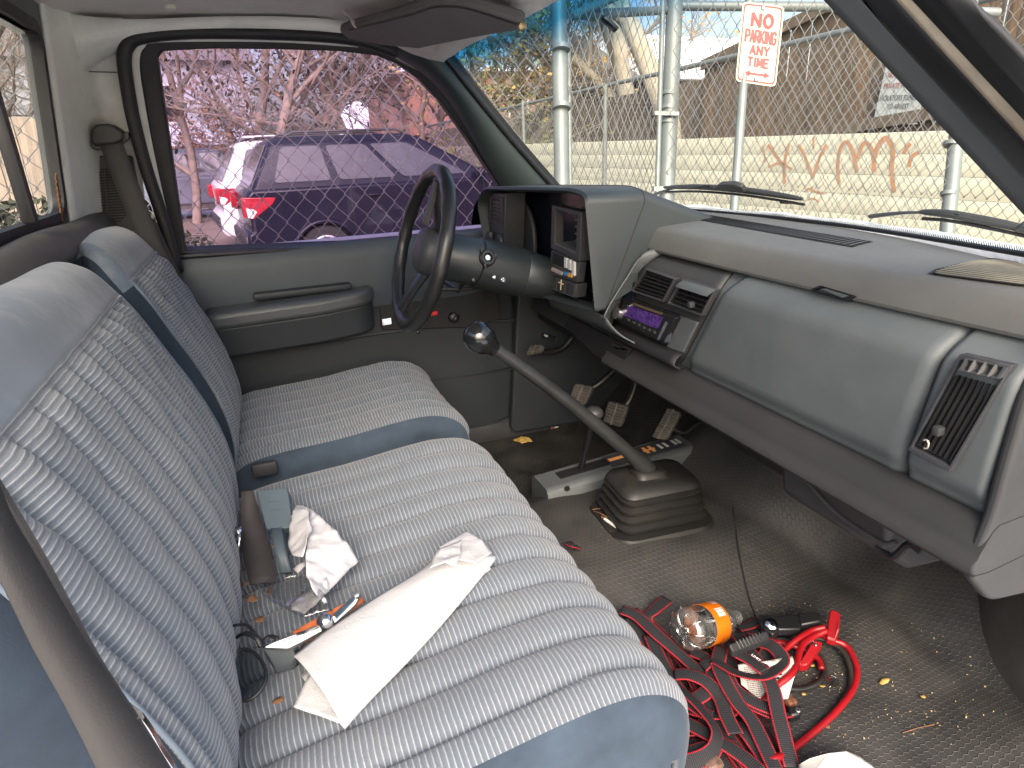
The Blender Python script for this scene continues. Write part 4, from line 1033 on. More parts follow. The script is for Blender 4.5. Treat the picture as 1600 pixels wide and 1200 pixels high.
# ---- belts
belt = empty('seat_belt', at(170, 215, 'y', .73), truck); tag(belt, 'driver seat belt hanging from its upper anchor on the white pillar')
an = at(168, 208, 'y', .66)
b = MB(); b.prism(roundpoly([at(x, y, 'y', .635) for x, y in ((143, 200), (150, 194), (172, 193), (190, 204), (193, 216), (182, 224), (146, 228), (141, 216))], .006), (0, .06, 0)); b.build('anchor_cover', m_trim, belt, bev=.006, seg=3)
b = MB(); b.prism(roundpoly([at(x, y, 'y', .65) for x, y in ((141, 218), (160, 222), (200, 205), (202, 216), (190, 226), (160, 236), (143, 232))], .004), (0, .02, 0)); b.build('guide_loop', m_black, belt, bev=.003)
hl_c = [(173, 222, .642), (190, 268, .64), (215, 330, .645), (240, 392, .65), (268, 440, .66), (300, 500, .68)]
pth = spline([at(x, y, 'y', yy) for x, y, yy in hl_c], 24)
sd = (at(210, 215, 'y', .70)-at(158, 228, 'y', .715))
MB().strip(pth, [V((1, .1, .12))]*25, .046).build('belt_webbing', m_web, belt, solid=.0015)
pth = spline([at(x, y, 'y', yy) for x, y, yy in ((232, 345, .66), (262, 410, .69), (292, 470, .72), (306, 500, .72), (330, 560, .72), (355, 610, .72), (382, 640, .70))], 20)
MB().strip(pth, [V((1, .0, .3))]*21, .03).build('lap_webbing', m_web, belt, solid=.0015)
b = MB(); b.tube([at(304, 486, 'y', .70), at(309, 496, 'y', .70), at(312, 508, 'y', .70)], .006, 6); b.build('belt_stop', M('stop_button', (.4, .42, .4), .5), belt)

nb = empty('seat_belt', (-.12, -.80, .85), truck); tag(nb, 'passenger seat belt hanging blurred at the left edge close to the camera')
pA = [(-60, 560), (0, 770), (60, 880), (130, 1000), (190, 1090), (260, 1200), (330, 1300)]
pB = [(-60, 800), (0, 905), (50, 1010), (100, 1100), (150, 1200), (190, 1300), (240, 1420)]
A_ = spline([at(x, y, 'y', -.80) for x, y in pA], 20); B2 = spline([at(x, y, 'y', -.815) for x, y in pB], 20)
MB().grid([B2, [lerp(a, c, .5)+V((0, -.004, 0)) for a, c in zip(B2, A_)], A_]).build('belt_webbing', m_web, nb, smooth=180, solid=.002)
e_ = spline([at(x, y, 'y', -.795) for x, y in ((-40, 700), (60, 865), (150, 1030), (215, 1130), (290, 1250))], 24)
MB().tube(e_, .0022, 6).build('belt_edge', m_web, nb)
b = MB(); b.tube(spline([at(x, y, 'y', -.79) for x, y in ((212, 1118), (228, 1140), (246, 1172), (262, 1196), (280, 1230))], 12), .0035, 8); b.build('belt_tongue', m_chrome, nb)
b = MB(); b.tube(spline([at(x, y, 'y', -.793) for x, y in ((140, 1046), (165, 1062), (190, 1096), (216, 1126))], 12), [.002+.002*random.random() for _ in range(13)], 6); b.build('frayed_edge', M('frayed_web', (.22, .2, .18), .9, var=.4, vs=150), nb)

bk = empty('seat_belt_buckle', at(432, 800, 'z', .37), truck); tag(bk, 'grey seat belt buckle on a stalk standing up from the bench crease')
def bz(px, py, h): return at(px, py, 'z', h)
P = [bz(400, 766, .425), bz(449, 762, .425), bz(458, 824, .385), bz(416, 828, .385)]
n_ = (P[1]-P[0]).cross(P[3]-P[0]).normalized(); n_ = n_ if n_.dot(CAM-P[0]) > 0 else -n_
MB().prism(roundpoly(P, .006), -n_*.022).build('buckle_body', m_buckle, bk, bev=.004, seg=3)
C = sum(P, V())/4; ux, uy = (P[1]-P[0]).normalized(), (P[0]-P[3]).normalized()
b = MB(); b.ring([C+uy*.006+ux*x+uy*y for x, y in rrect(.022, .018, .004)], [C+uy*.006+ux*x+uy*y for x, y in rrect(.019, .015, .003)], n_*.0008); b.build('press_button', m_buckle, bk)
MB().strip([bz(432, 826, .385), bz(438, 860, .365), bz(447, 895, .345)], [ux]*3, .018).build('buckle_stalk', m_buckle, bk, solid=.006)
lp = spline([bz(x, y, h) for x, y, h in ((384, 770, .40), (392, 800, .375), (398, 840, .36), (404, 880, .352), (409, 915, .346))], 14)
MB().strip(lp, [V((.35, -1, -.1))*-1]*15, .040).build('lap_webbing', M('dark_webbing', (.045, .04, .042), .8, var=.2, vs=20, bump=.3, bs=900), bk, solid=.002) if False else \
MB().grid([spline([bz(x, y, h) for x, y, h in ((377, 768, .42), (376, 830, .37), (380, 870, .352), (390, 914, .346))], 12), spline([bz(x, y, h) for x, y, h in ((395, 766, .42), (410, 815, .372), (424, 868, .354), (434, 908, .347))], 12)]).build('lap_webbing', M('dark_webbing', (.045, .04, .042), .8, var=.2, vs=20, bump=.3, bs=900), bk, solid=.002)
MB().box(V((-.06, .193, .335)), (.05, .016, .03), bev=.005).build('split_buckle', m_trim, truck)
# ---- outside of the truck: wipers, cowl snow, hood, mirror, skin
WN = V((.62, 0, .78)).normalized(); WP = V((1.09, 0, .79))
def wp_(px, py, off=.02): return atp(px, py, WP+WN*off, WN)
def wiper(label, blade, hub, arm, tip=None):
    e = empty('wiper', wp_(*blade[0]), truck); tag(e, label)
    B = [wp_(*p) for p in blade]
    up_ = (UPV-WN*UPV.dot(WN)).normalized()
    MB().tube(spline(B, 20), [.0035+.004*sin(pi*k/20)**.5 for k in range(21)], 8).build('blade_spine', m_trim, e)
    MB().tube(spline([p-up_*.010+WN*-.008 for p in B], 20), .003, 6).build('rubber_blade', m_rubber, e)
    MB().tube(spline([p-up_*.006 for p in B], 20), .0012, 5).build('blade_steel', m_steel, e)
    if hub: MB().prism([wp_(*p) for p in hub], -WN*.012).build('blade_hub', m_trim, e, bev=.002)
    MB().tube(spline([wp_(*p) for p in arm], 10), [.009-.0006*k for k in range(11)], 8, flat=.5).build('wiper_arm', m_trim, e)
    return e
wiper('dark wiper blade resting on the middle of the windshield', [(1038, 293), (1090, 292), (1150, 296), (1205, 303), (1254, 311)], [(1115, 292), (1128, 283), (1150, 282), (1162, 286), (1168, 294)], [(1012, 310), (1030, 301), (1052, 295), (1110, 289)])
wiper('wiper blade at the right end of the windshield', [(1438, 331), (1480, 334), (1530, 343), (1580, 353), (1640, 368)], [(1590, 352), (1600, 344), (1640, 350), (1650, 366)], [(1362, 338), (1395, 334), (1430, 332), (1500, 334)])
b = MB(); c = wp_(1230, 316); b.box(c, (.02, .028, .006), bev=.002); b.build('leaf_scrap', M('leaf_brown', (.16, .09, .04), .8, var=.4, vs=60), truck)
# snow along the cowl
G = []; n_ = 120
for k in range(n_+1):
    p = bot[0].lerp(bot[0], 0); t = k/n_*(len(bot)-1); i = min(int(t), len(bot)-2); p = lerp(bot[i], bot[i+1], t-i)
    h = .004+.011*max(0, noise.noise(V((p.y*7, 2, 5)))+.25)+.004*noise.noise(V((p.y*30, 1, 0)))
    h *= .5+.8*sm(.1, .9, abs(noise.noise(V((p.y*2.5, 9, 1))))+.3)
    G.append([V((p.x+.012, p.y, p.z-.03)), V((p.x+.014, p.y, p.z+h*.6)), V((p.x+.022, p.y, p.z+h)), V((p.x+.04, p.y, p.z+h*.9+.002*noise.noise(V((p.y*50, 3, 3))))), V((p.x+.07, p.y, p.z+h*.1)), V((p.x+.09, p.y, p.z-.03))])
m_snow = M('snow', (.62, .65, .68), .7, var=.04, bump=.5, bs=120, bd=.004)
sn = MB().grid(G).build('cowl_snow', m_snow, truck, smooth=180)
# fritted black edge
b = MB()
for k in range(340):
    t = k/340*(len(bot)-1.001); i = int(t); p = lerp(bot[i], bot[i+1], t-i); d_ = (bot[i+1]-bot[i]).normalized()
    q = p+V((-.003, 0, .004)); u_ = V((-.55, 0, .80))
    b.add([q-d_*.0014, q+d_*.0014, q+d_*.0006+u_*.011, q-d_*.0006+u_*.011], [(0, 1, 2, 3)])
b.build('glass_frit', m_black, wg, smooth=0)
MB().tube([p+V((-.004, 0, .002)) for p in bot], .004, 6).build('lower_gasket', m_black, wg)
# hood, fenders, cowl: simple white body ahead of the glass
G = []
for k in range(13):
    y = .92-1.76*k/12; e = 1-((y-.04)/.9)**4
    i = min(range(len(bot)), key=lambda q: abs(bot[q].y-y)); xb = bot[i].x
    G.append([(xb+.05, y, .70), (xb+.16, y, .715+.004*e), (1.7, y, .62+.03*e), (2.2, y, .50+.04*e), (2.45, y, .42+.03*e), (2.5, y, .0)])
m_body = M('white_body', (.62, .62, .58), .35, var=.04, coat=.3)
MB().grid(G).build('hood', m_body, truck, smooth=40, solid=.01)
b = MB(); [b.prism([V((x, y, z)) for x, z in ((1.12, .66), (1.7, .57), (2.2, .45), (2.49, .36), (2.49, -.25), (1.12, -.25))], (0, .03, 0)) for y in (.93, -.87)]; b.box((.3, .865, .3), (1.2, .03, .72), bev=.01); b.build('body_side', m_body, truck)
b = MB(); b.box((-.42, .02, .5), (.04, 1.6, 1.1), bev=.01) if False else b.box((-.43, .02, .25), (.04, 1.6, .95), bev=.01); b.build('cab_back', m_body, truck)
for x in (2.0,):
    for y in (.78, -.70):
        b = MB(); b.lathe((x, y-.12, -.37), (0, 1, 0), [(0, .36), (.02, .38), (.22, .38), (.24, .36)], 36); b.lathe((x, y-.125, -.37), (0, 1, 0), [(0, .20), (.25, .20)], 24, 0); b.build('wheel', m_rubber, truck)
for x in (-1.3,):
    for y in (.78, -.70):
        b = MB(); b.lathe((x, y-.12, -.37), (0, 1, 0), [(0, .36), (.02, .38), (.22, .38), (.24, .36)], 36); b.build('wheel', m_rubber, truck)
mir = MB().prism(roundpoly([at(x, y, 'y', 1.0) for x, y in ((736, 362), (742, 318), (750, 308), (800, 308), (800, 362))], .01), (.05, 0.0, .0)).build('side_mirror', m_black, truck, bev=.006)
MB().prism([at(x, y, 'y', .996)+V((-.006, 0, 0)) for x, y in ((738, 357), (743, 322), (750, 312), (795, 312), (795, 357))], (.002, 0, 0)).build('mirror_glass', M('mirror', (.75, .82, .92), .04, 1, var=.02), mir)
# ================================================================== LOOSE THINGS IN THE CAB
def fold(poly, name, mat, parent, amp=.006, cuts=4, fs=14, seed=0, lift=0, solid=.0006, ridge=.6):
    """thin crumpled sheet filling a 3d polygon"""
    bm = bmesh.new(); vs = [bm.verts.new(p) for p in poly]; f = bm.faces.new(vs); f.normal_update(); n = f.normal.copy()
    if n.dot(CAM-V(poly[0])) < 0: n = -n
    bmesh.ops.triangulate(bm, faces=bm.faces[:])
    for _ in range(cuts): bmesh.ops.subdivide_edges(bm, edges=[e for e in bm.edges if e.calc_length() > .008], cuts=1, use_grid_fill=False); bmesh.ops.triangulate(bm, faces=[q for q in bm.faces if len(q.verts) > 3])
    c = sum((V(p) for p in poly), V())/len(poly)
    for v in bm.verts:
        q = v.co*fs+V((seed*3.1, seed, seed*.7)); r = abs(noise.noise(q)); r2 = abs(noise.noise(q*2.3+V((4, 1, 2))))
        v.co += n*(amp*(ridge*(1-2*r)+(1-ridge)*noise.noise(q*.6)*2+.35*(1-2*r2))+lift)
    me = bpy.data.meshes.new(name); bm.to_mesh(me); bm.free(); me.materials.append(mat)
    for p in me.polygons: p.use_smooth = True
    me.set_sharp_from_angle(angle=radians(50))
    o = bpy.data.objects.new(name, me); COL.objects.link(o)
    if parent: o.parent = parent; o.matrix_parent_inverse = Matrix.Translation(-parent.location)
    md = o.modifiers.new('s', 'SOLIDIFY'); md.thickness = solid; md.offset = 0
    return o
ZS = .352      # seat top
def s_(px, py, h=.0): return at(px, py, 'z', ZS+h)

# paper towel, loosely rolled flat
def towel_mat():
    m, n, l, b, o = newmat('embossed_paper'); tc = n.new('ShaderNodeTexCoord').outputs['Object']
    b.inputs['Base Color'].default_value = (.42, .42, .43, 1); b.inputs['Roughness'].default_value = .9; b.inputs['Specular IOR Level'].default_value = .1
    vo = n.new('ShaderNodeTexVoronoi'); vo.inputs['Scale'].default_value = 330; l.new(tc, vo.inputs['Vector'])
    wv = n.new('ShaderNodeTexWave'); wv.wave_type = 'RINGS'; wv.inputs['Scale'].default_value = 18; wv.inputs['Distortion'].default_value = 6; wv.inputs['Detail'].default_value = 1; l.new(tc, wv.inputs[0])
    h = math_n(n, l, 'MULTIPLY_ADD', wv.outputs['Fac'], .5, vo.outputs['Distance'])
    bp = n.new('ShaderNodeBump'); bp.inputs['Strength'].default_value = .35; bp.inputs['Distance'].default_value = .0012; l.new(h, bp.inputs['Height']); l.new(bp.outputs[0], b.inputs['Normal'])
    return m
m_tow = towel_mat()
tw = empty('paper_towel', s_(600, 980), None); tag(tw, 'white paper towel sheet rolled flat across the passenger seat cushion', 'paper towel')
def c5(x, y, h=.0): return s_(350+x*.3417, 740+y*.3417, h)
Lp = spline([c5(985, 345, .022), c5(940, 410, .024), c5(800, 505, .026), c5(640, 600, .028), c5(470, 715, .028), c5(315, 835, .026)], 30)
Rp = spline([c5(1225, 375, .02), c5(1130, 490, .012), c5(960, 690, .010), c5(800, 860, .008), c5(660, 1000, .006), c5(535, 1135, .004)], 30)
G = []
for i in range(31):
    a, c = Lp[i], Rp[i]; row = []; w_ = (c-a); up = V((0, 0, 1)); t = i/30
    for k in range(15):
        u = k/14; p = lerp(a, c, u)+up*(.016*sin(pi*min(1, u*1.05))**.8*(1-.3*t)); p += up*.002*noise.noise(p*22); row.append(p)
    for k in range(1, 6):     # rolled under on the right side
        q = pi*k/5; p = c+w_.normalized()*.007*sin(q)-up*.006*(1-cos(q))*.5; row.append(p)
    for k in range(1, 8): row.append(row[19].lerp(a+V((0, 0, -.02)), k/8)+up*-.001)
    G.append(row)
MB().grid(G).build('rolled_sheet', m_tow, tw, smooth=180, solid=.001)
fl = [c5(385, 935, .008), c5(318, 1078, .004), c5(430, 1110, .003), c5(525, 1147, .003), c5(640, 1010, -.002), c5(540, 880, .002)]
fold(fl, 'loose_flap', m_tow, tw, .0025, 4, 12, 2)
fold([c5(985, 343, .042), c5(1110, 268, .034), c5(1180, 300, .036), c5(1225, 368, .030), c5(1150, 420, .040), c5(1075, 400, .046), c5(1000, 395, .046)], 'end_fold', m_tow, tw, .003, 4, 18, 5)
fold([c5(985, 345, .049), c5(1085, 308, .047), c5(1082, 372, .050), c5(1064, 432, .052), c5(1010, 420, .053), c5(942, 448, .050), c5(955, 400, .048)], 'torn_flap', m_tow, tw, .004, 4, 26, 8)
fold([c5(1135, 480, .004), c5(1215, 405, .010), c5(1218, 440, .004), c5(1170, 475, .002)], 'under_edge', m_tow, tw, .001, 3, 20, 1)

# crumpled tissue
m_tis = M('tissue_paper', (.43, .43, .45), .9, var=.03, bump=.3, bs=160)
ts = empty('paper_tissue', s_(500, 860), None); tag(ts, 'crumpled white tissue beside the buckle on the passenger seat', 'tissue')
fold([c5(325, 152, .03), c5(395, 170, .05), c5(440, 200, .055), c5(500, 262, .05), c5(560, 330, .035), c5(615, 405, .012), c5(540, 480, .012), c5(480, 550, .010), c5(440, 590, .02), c5(400, 540, .03), c5(375, 480, .035), c5(372, 390, .045), c5(385, 300, .05)], 'tissue_sheet', m_tis, ts, .009, 5, 22, 3)
fold([c5(325, 152, .05), c5(392, 172, .06), c5(400, 260, .065), c5(372, 330, .06), c5(362, 385, .045), c5(318, 378, .04), c5(298, 340, .035), c5(302, 260, .045)], 'tissue_roll', m_tis, ts, .006, 4, 25, 6)
fold([c5(400, 530, .022), c5(470, 480, .025), c5(480, 545, .014), c5(420, 600, .012), c5(370, 645, .008), c5(312, 625, .012), c5(302, 598, .012), c5(340, 560, .018)], 'tissue_corner', m_tis, ts, .007, 4, 28, 9)
fold([c5(318, 440, .008), c5(345, 415, .014), c5(372, 405, .014), c5(372, 425, .010), c5(340, 458, .006)], 'tissue_scrap', m_tis, ts, .003, 3, 40, 4)

# plastic wrapper
m_film = glassmat('clear_film', (.88, .88, .88), .35, .12)
pw = tag(fold([c5(245, 470, .03), c5(330, 465, .03), c5(370, 470, .025), c5(470, 560, .03), c5(490, 620, .022), c5(370, 670, .015), c5(300, 640, .012), c5(180, 560, .012), c5(165, 510, .014)], 'plastic_wrapper', m_film, None, .010, 5, 24, 12), 'clear crinkled plastic wrapper lying against the tissue on the seat', 'wrapper')

# tie-down ratchet (metal) with orange strap on the seat
rt = empty('tie_down_ratchet', c5(400, 720, .02), None); tag(rt, 'silver ratchet buckle with orange strap lying by the paper towel on the seat', 'ratchet buckle')
def bar3(a, c, w, h, name, mat, bev=.001, tilt=V((0, 0, 1))):
    a, c = V(a), V(c); d = (c-a).normalized(); s2 = d.cross(tilt).normalized()
    return MB().prism([a+s2*w/2, c+s2*w*.4, c-s2*w*.4, a-s2*w/2], V((0, 0, h))).build(name, mat, rt, bev=bev)
m_or_web = M('orange_webbing', (.50, .13, .04), .85, var=.25, vs=60, bump=.4, bs=700)
fold([c5(312, 725, .010), c5(450, 650, .014), c5(620, 560, .014), c5(642, 585, .008), c5(590, 630, .006), c5(470, 730, .004), c5(350, 790, .004)], 'orange_strap', m_or_web, rt, .003, 3, 20, 3)
MB().prism(roundpoly([c5(178, 795, .022), c5(230, 770, .026), c5(450, 690, .034), c5(540, 620, .036), c5(610, 545, .038), c5(626, 552, .036), c5(600, 600, .032), c5(500, 690, .028), c5(400, 745, .024), c5(290, 800, .020)], .004), (0, 0, -.004)).build('ratchet_plate', m_steel, rt, bev=.0008)
MB().prism([c5(178, 797, .020), c5(312, 778, .018), c5(330, 840, -.002), c5(312, 868, -.006), c5(232, 885, -.004)], (0, 0, -.010)).build('ratchet_grip', M('grip_grey', (.05, .065, .075), .45, var=.2), rt, bev=.002)
MB().lathe(c5(460, 672, .038), (-.2, -.3, 1), [(-.01, .010), (.002, .010), (.006, .007), (.007, .003), (.008, 0)], 16).build('ratchet_hub', m_chrome, rt)
MB().lathe(c5(605, 552, .04), (-.2, -.3, 1), [(-.006, .005), (.001, .005), (.002, .003)], 12).build('pivot_rivet', m_steel, rt)
MB().prism([c5(500, 640, .040), c5(590, 560, .043), c5(598, 572, .042), c5(515, 660, .038)], (0, 0, -.002)).build('release_blade', M('blued_plate', (.35, .48, .6), .3, 1, var=.2), rt)
MB().tube(spline([c5(335, 735, .03), c5(380, 720, .036), c5(420, 700, .036)], 10), .0022, 6).build('ratchet_spring', m_chrome, rt)
MB().tube(spline([c5(310, 800, .012), c5(335, 780, .016), c5(350, 800, .012), c5(330, 815, .008)], 10), .003, 6).build('strap_pin', m_chrome, rt)

# sunglasses half under the backrest
sgz = empty('sunglasses', c5(115, 880, .01), None); tag(sgz, 'dark sunglasses half tucked under the backrest', 'sunglasses')
def lensring(cx, cy, rx, ry, n=40, h0=.006, h1=.03):
    o = []
    for k in range(n):
        a = 2*pi*k/n; x = cx+rx*cos(a)*(1+.12*cos(2*a)); y = cy+ry*sin(a); o.append(c5(x, y, lerp(h1, h0, (sin(a)+1)/2)))
    return o
lr = lensring(95, 920, 88, 118)
MB().tube(lr, .0022, 8, closed=True).build('frame_rim', m_black, sgz, smooth=180)
MB().prism(lr, (0, 0, .001)).build('lens', glassmat('smoke_lens', (.66, .69, .70), .2), sgz, smooth=0)
MB().tube(spline([c5(170, 790, .028), c5(120, 705, .035), c5(85, 690, .036), c5(20, 700, .036)], 16), .0024, 8, flat=.6).build('frame_bridge', m_black, sgz, smooth=180)
MB().tube(spline([c5(60, 745, .03), c5(100, 730, .036), c5(150, 750, .034), c5(172, 790, .026)], 16), .004, 8, flat=.5).build('frame_rim', m_black, sgz, smooth=180)
MB().tube(spline([c5(172, 770, .02), c5(205, 745, .022), c5(240, 750, .022), c5(235, 775, .018), c5(180, 800, .016)], 16), .0028, 8, flat=.6).build('nose_pad', m_black, sgz, smooth=180)

# foil scrap by the crease
m_foil = M('foil', (.8, .8, .82), .18, 1, var=.3, vs=120)
tag(fold([c5(50, 250, .045), c5(92, 238, .05), c5(95, 290, .04), c5(85, 345, .025), c5(55, 360, .02)], 'foil_scrap', m_foil, None, .010, 4, 60, 21, ridge=.9), 'crumpled silver foil scrap in the seat crease', 'foil')
# dry leaf bits on the seat
m_leaf = M('dry_leaf', (.17, .085, .04), .85, var=.4, vs=90)
lbl = ['curled brown leaf bit beside the belt buckle stalk', 'long thin brown leaf splinter under the dark lap belt', 'brown leaf bit poking from under the plastic wrapper', 'brown leaf bit between sunglasses and plastic wrapper', 'folded brown leaf bit in front of the sunglasses', 'small brown leaf crumb by the end of the dark lap belt']
for (x, y, a, w_), lb in zip(((228, 335, 20, 26), (130, 580, 8, 60), (210, 545, 60, 46), (165, 672, 15, 52), (250, 1045, 20, 62), (95, 510, 15, 32)), lbl):
    ca, sa = cos(radians(a)), -sin(radians(a)); pts = []
    for u, v in ((-.5, -.1), (-.2, -.28), (.25, -.3), (.5, 0), (.2, .22), (-.3, .2)): pts.append(c5(x+w_*(u*ca-v*sa), y+w_*(u*sa+v*ca), .004))
    tag(fold(pts, 'leaf_bit', m_leaf, None, .003, 3, 70, int(x)), lb, 'leaf', 'dry leaf bits on the seat')

# ---- on the floor: black and red straps
def zf(p, h): return V((p.x, p.y, floor_z(p.x, p.y)+h))
def c4(x, y, h=.0):
    px, py = 960+x*.275, 900+y*.275; p = at(px, py, 'z', .03+h)
    for _ in range(3): p = at(px, py, 'z', floor_z(p.x, p.y)+h)
    return p
def web_mat():
    m, n, l, b, o = newmat('black_red_webbing'); uv = n.new('ShaderNodeUVMap').outputs[0]; sp = n.new('ShaderNodeSeparateXYZ'); l.new(uv, sp.inputs[0])
    e = math_n(n, l, 'ABSOLUTE', math_n(n, l, 'SUBTRACT', sp.outputs[1], .5))
    k = math_n(n, l, 'GREATER_THAN', e, .41); st = math_n(n, l, 'FRACT', math_n(n, l, 'MULTIPLY', sp.outputs[0], 330))
    stb = math_n(n, l, 'FRACT', math_n(n, l, 'MULTIPLY', sp.outputs[0], 300))
    base = mixc(n, l, ramp(n, l, stb, .3, .7), (.010, .010, .012, 1), (.034, .034, .038, 1))
    red = mixc(n, l, math_n(n, l, 'GREATER_THAN', st, .66), (.42, .018, .032, 1), (.06, .006, .010, 1))
    l.new(mixc(n, l, k, base, red), b.inputs['Base Color']); b.inputs['Roughness'].default_value = .75; b.inputs['Specular IOR Level'].default_value = .3
    bp = n.new('ShaderNodeBump'); bp.inputs['Strength'].default_value = .5; bp.inputs['Distance'].default_value = .0008; l.new(stb, bp.inputs['Height']); l.new(bp.outputs[0], b.inputs['Normal']); return m
m_webr = web_mat()
st1 = empty('ratchet_strap', c4(700, 700, 0), None); tag(st1, 'tangled heap of black straps with red edges on the passenger floor', 'ratchet strap')
def ribbon(pts, hs, name='strap_webbing', w=.0265, tilt=0, twist=0, par=st1):
    if not isinstance(hs, (list, tuple)): hs = [hs]*len(pts)
    P = spline([c4(x, y, h) for (x, y), h in zip(pts, hs)], len(pts)*6); L = len(P)-1; G = []; UVg = []; d = 0
    for i, p in enumerate(P):
        t = (P[min(i+1, L)]-P[max(i-1, 0)]).normalized(); a = radians(tilt+twist*i/L+14*noise.noise(p*13))
        s0 = t.cross(V((0, 0, 1))); s0 = s0.normalized() if s0.length > .05 else V((1, 0, 0)); n0 = s0.cross(t); s1 = s0*cos(a)+n0*sin(a)
        if i: d += (p-P[i-1]).length
        up = n0*cos(a)-s0*sin(a)
        G.append([p+s1*w*(v-.5)+up*(.0012*sin(pi*v)) for v in (0, .1, .35, .65, .9, 1)]); UVg.append([(d, v) for v in (0, .1, .35, .65, .9, 1)])
    return MB().grid(G, 0, UVg).build(name, m_webr, par, smooth=180, solid=.0014)
RB = [
 ([(40, 190), (130, 230), (240, 330), (400, 470), (540, 600), (660, 730)], [.05, .055, .06, .05, .045, .04], 10, 0),
 ([(300, 130), (230, 190), (180, 250), (250, 400), (300, 560)], [.03, .04, .03, .02, .02], -15, 30),
 ([(610, 400), (590, 500), (630, 600), (700, 720), (780, 820), (850, 960), (920, 1110)], [.05, .06, .065, .06, .05, .045, .04], 5, 10),
 ([(690, 320), (770, 430), (850, 530), (900, 640), (930, 780), (960, 900), (1010, 1090)], [.05, .06, .07, .07, .06, .05, .03], 0, 25),
 ([(320, 600), (440, 700), (550, 830), (585, 920), (545, 1010), (430, 1060), (320, 1050)], [.06, .065, .06, .055, .05, .045, .04], 60, 30),
 ([(310, 690), (420, 760), (540, 790), (640, 790), (690, 740)], [.03, .035, .04, .04, .04], 50, 0),
 ([(350, 880), (430, 890), (500, 860), (520, 800)], [.03, .03, .035, .04], 60, 0),
 ([(400, 470), (500, 640), (580, 800), (680, 960), (780, 1110)], [.02, .03, .035, .03, .03], 10, 20),
 ([(500, 520), (560, 480), (690, 550), (830, 575), (920, 530), (955, 470), (900, 400), (820, 370), (760, 360)], [.05, .06, .07, .075, .07, .065, .06, .05, .05], 45, -20),
 ([(700, 440), (770, 480), (850, 540)], [.07, .072, .075], 0, 0),
 ([(690, 830), (760, 900), (830, 1000), (900, 1110)], [.03, .035, .03, .03], -10, 20),
 ([(560, 830), (640, 950), (720, 1060), (780, 1130)], [.02, .02, .02, .02], 0, 10),
 ([(680, 690), (780, 740), (900, 790), (980, 780)], [.045, .05, .045, .03], 35, 0),
 ([(700, 300), (770, 280), (820, 250)], [.03, .03, .03], 30, 0),
 ([(260, 420), (300, 520), (330, 640), (420, 720)], [.02, .02, .02, .02], 0, 0),
 ([(480, 560), (470, 700), (520, 860), (600, 1000), (640, 1130)], [.015, .015, .015, .015, .012], 0, 0),
 ([(340, 980), (430, 960), (520, 980), (620, 1070), (660, 1140)], [.015, .02, .02, .015, .012], 0, 0),
 ([(730, 560), (700, 660), (760, 780), (860, 900), (900, 1010)], [.02, .02, .02, .015, .012], 0, 0),
 ([(420, 500), (540, 520), (600, 620), (580, 720)], [.02, .02, .02, .02], 0, 0),
 ([(600, 330), (720, 330), (830, 320), (880, 400), (850, 470)], [.03, .03, .03, .035, .04], 15, 10),
 ([(60, 240), (150, 330), (260, 480), (330, 640), (360, 760)], [.03, .03, .03, .03, .03], 0, 0),
 ([(110, 200), (230, 300), (380, 470), (470, 620), (560, 780), (640, 900)], [.02, .02, .025, .025, .025, .02], 0, 0),
 ([(200, 330), (260, 470), (360, 640), (480, 760), (560, 800)], [.045, .05, .05, .05, .045], 10, 0),
 ([(440, 430), (520, 470), (560, 560), (520, 660), (420, 720)], [.04, .045, .05, .05, .045], 0, 20),
 ([(330, 800), (440, 850), (580, 930), (720, 1020), (830, 1110)], [.04, .045, .045, .04, .04], 0, 0),
 ([(620, 520), (680, 640), (800, 720), (900, 760)], [.06, .06, .055, .05], 0, 0),
 ([(330, 1060), (450, 1000), (600, 960), (700, 980)], [.035, .04, .04, .035], 0, 0),
 ([(560, 380), (640, 470), (720, 600), (760, 740), (840, 860)], [.03, .03, .03, .025, .02], 0, 0),
 ([(340, 560), (420, 560), (520, 600), (600, 690), (640, 800), (690, 900)], [.055, .06, .06, .055, .05, .045], 0, 0),
 ([(640, 860), (700, 980), (820, 1040), (960, 1100)], [.012]*4, 0, 0),
]
for pts, hs, tl_, tw_ in RB: ribbon(pts, [h*.75+.002 for h in hs], tilt=tl_*.45, twist=tw_*.4)
b = MB(); d1 = (c4(835, 492, .07)-c4(782, 452, .07)).normalized(); text_mb(b, 'LIMIT', c4(800, 470, .074)+V((0, 0, .001)), -d1 if False else d1, V((0, 0, 1)).cross(d1), .0075, 1.0, 0, .0002)
b.build('strap_lettering', m_white, st1, smooth=0)
MB().prism(roundpoly([c4(648, 385, .08), c4(865, 305, .078), c4(888, 350, .07), c4(672, 430, .07)], .005), (0, 0, -.016)).build('ratchet_grip', m_rubber, st1, bev=.004, seg=3)
b = MB()
for k in range(9):
    t = .2+k*.085; a, c = lerp(c4(648, 385, .0805), c4(865, 305, .0785), t), lerp(c4(672, 430, .0705), c4(888, 350, .0705), t); b.tube([a, c], .0012, 5)
b.build('grip_ribs', m_black, st1)
for pts in ([(835, 225), (870, 210), (940, 300), (900, 330), (850, 300)], [(860, 240), (1000, 215), (1050, 225), (1060, 300), (940, 300), (900, 290)], [(1040, 205), (1165, 205), (1172, 255), (1060, 275)]):
    MB().prism([c4(x, y, .055) for x, y in pts], (0, 0, -.018)).build('ratchet_body', m_black, st1, bev=.003)
MB().lathe(c4(890, 280, .055), (-.3, -.6, 1), [(-.004, .012), (.004, .012), (.007, .008), (.008, .004), (.008, 0)], 18).build('ratchet_bolt', m_chrome, st1)
MB().tube([c4(840, 230, .05), c4(835, 262, .05), c4(860, 305, .048)], .005, 8).build('ratchet_loop', m_black, st1)
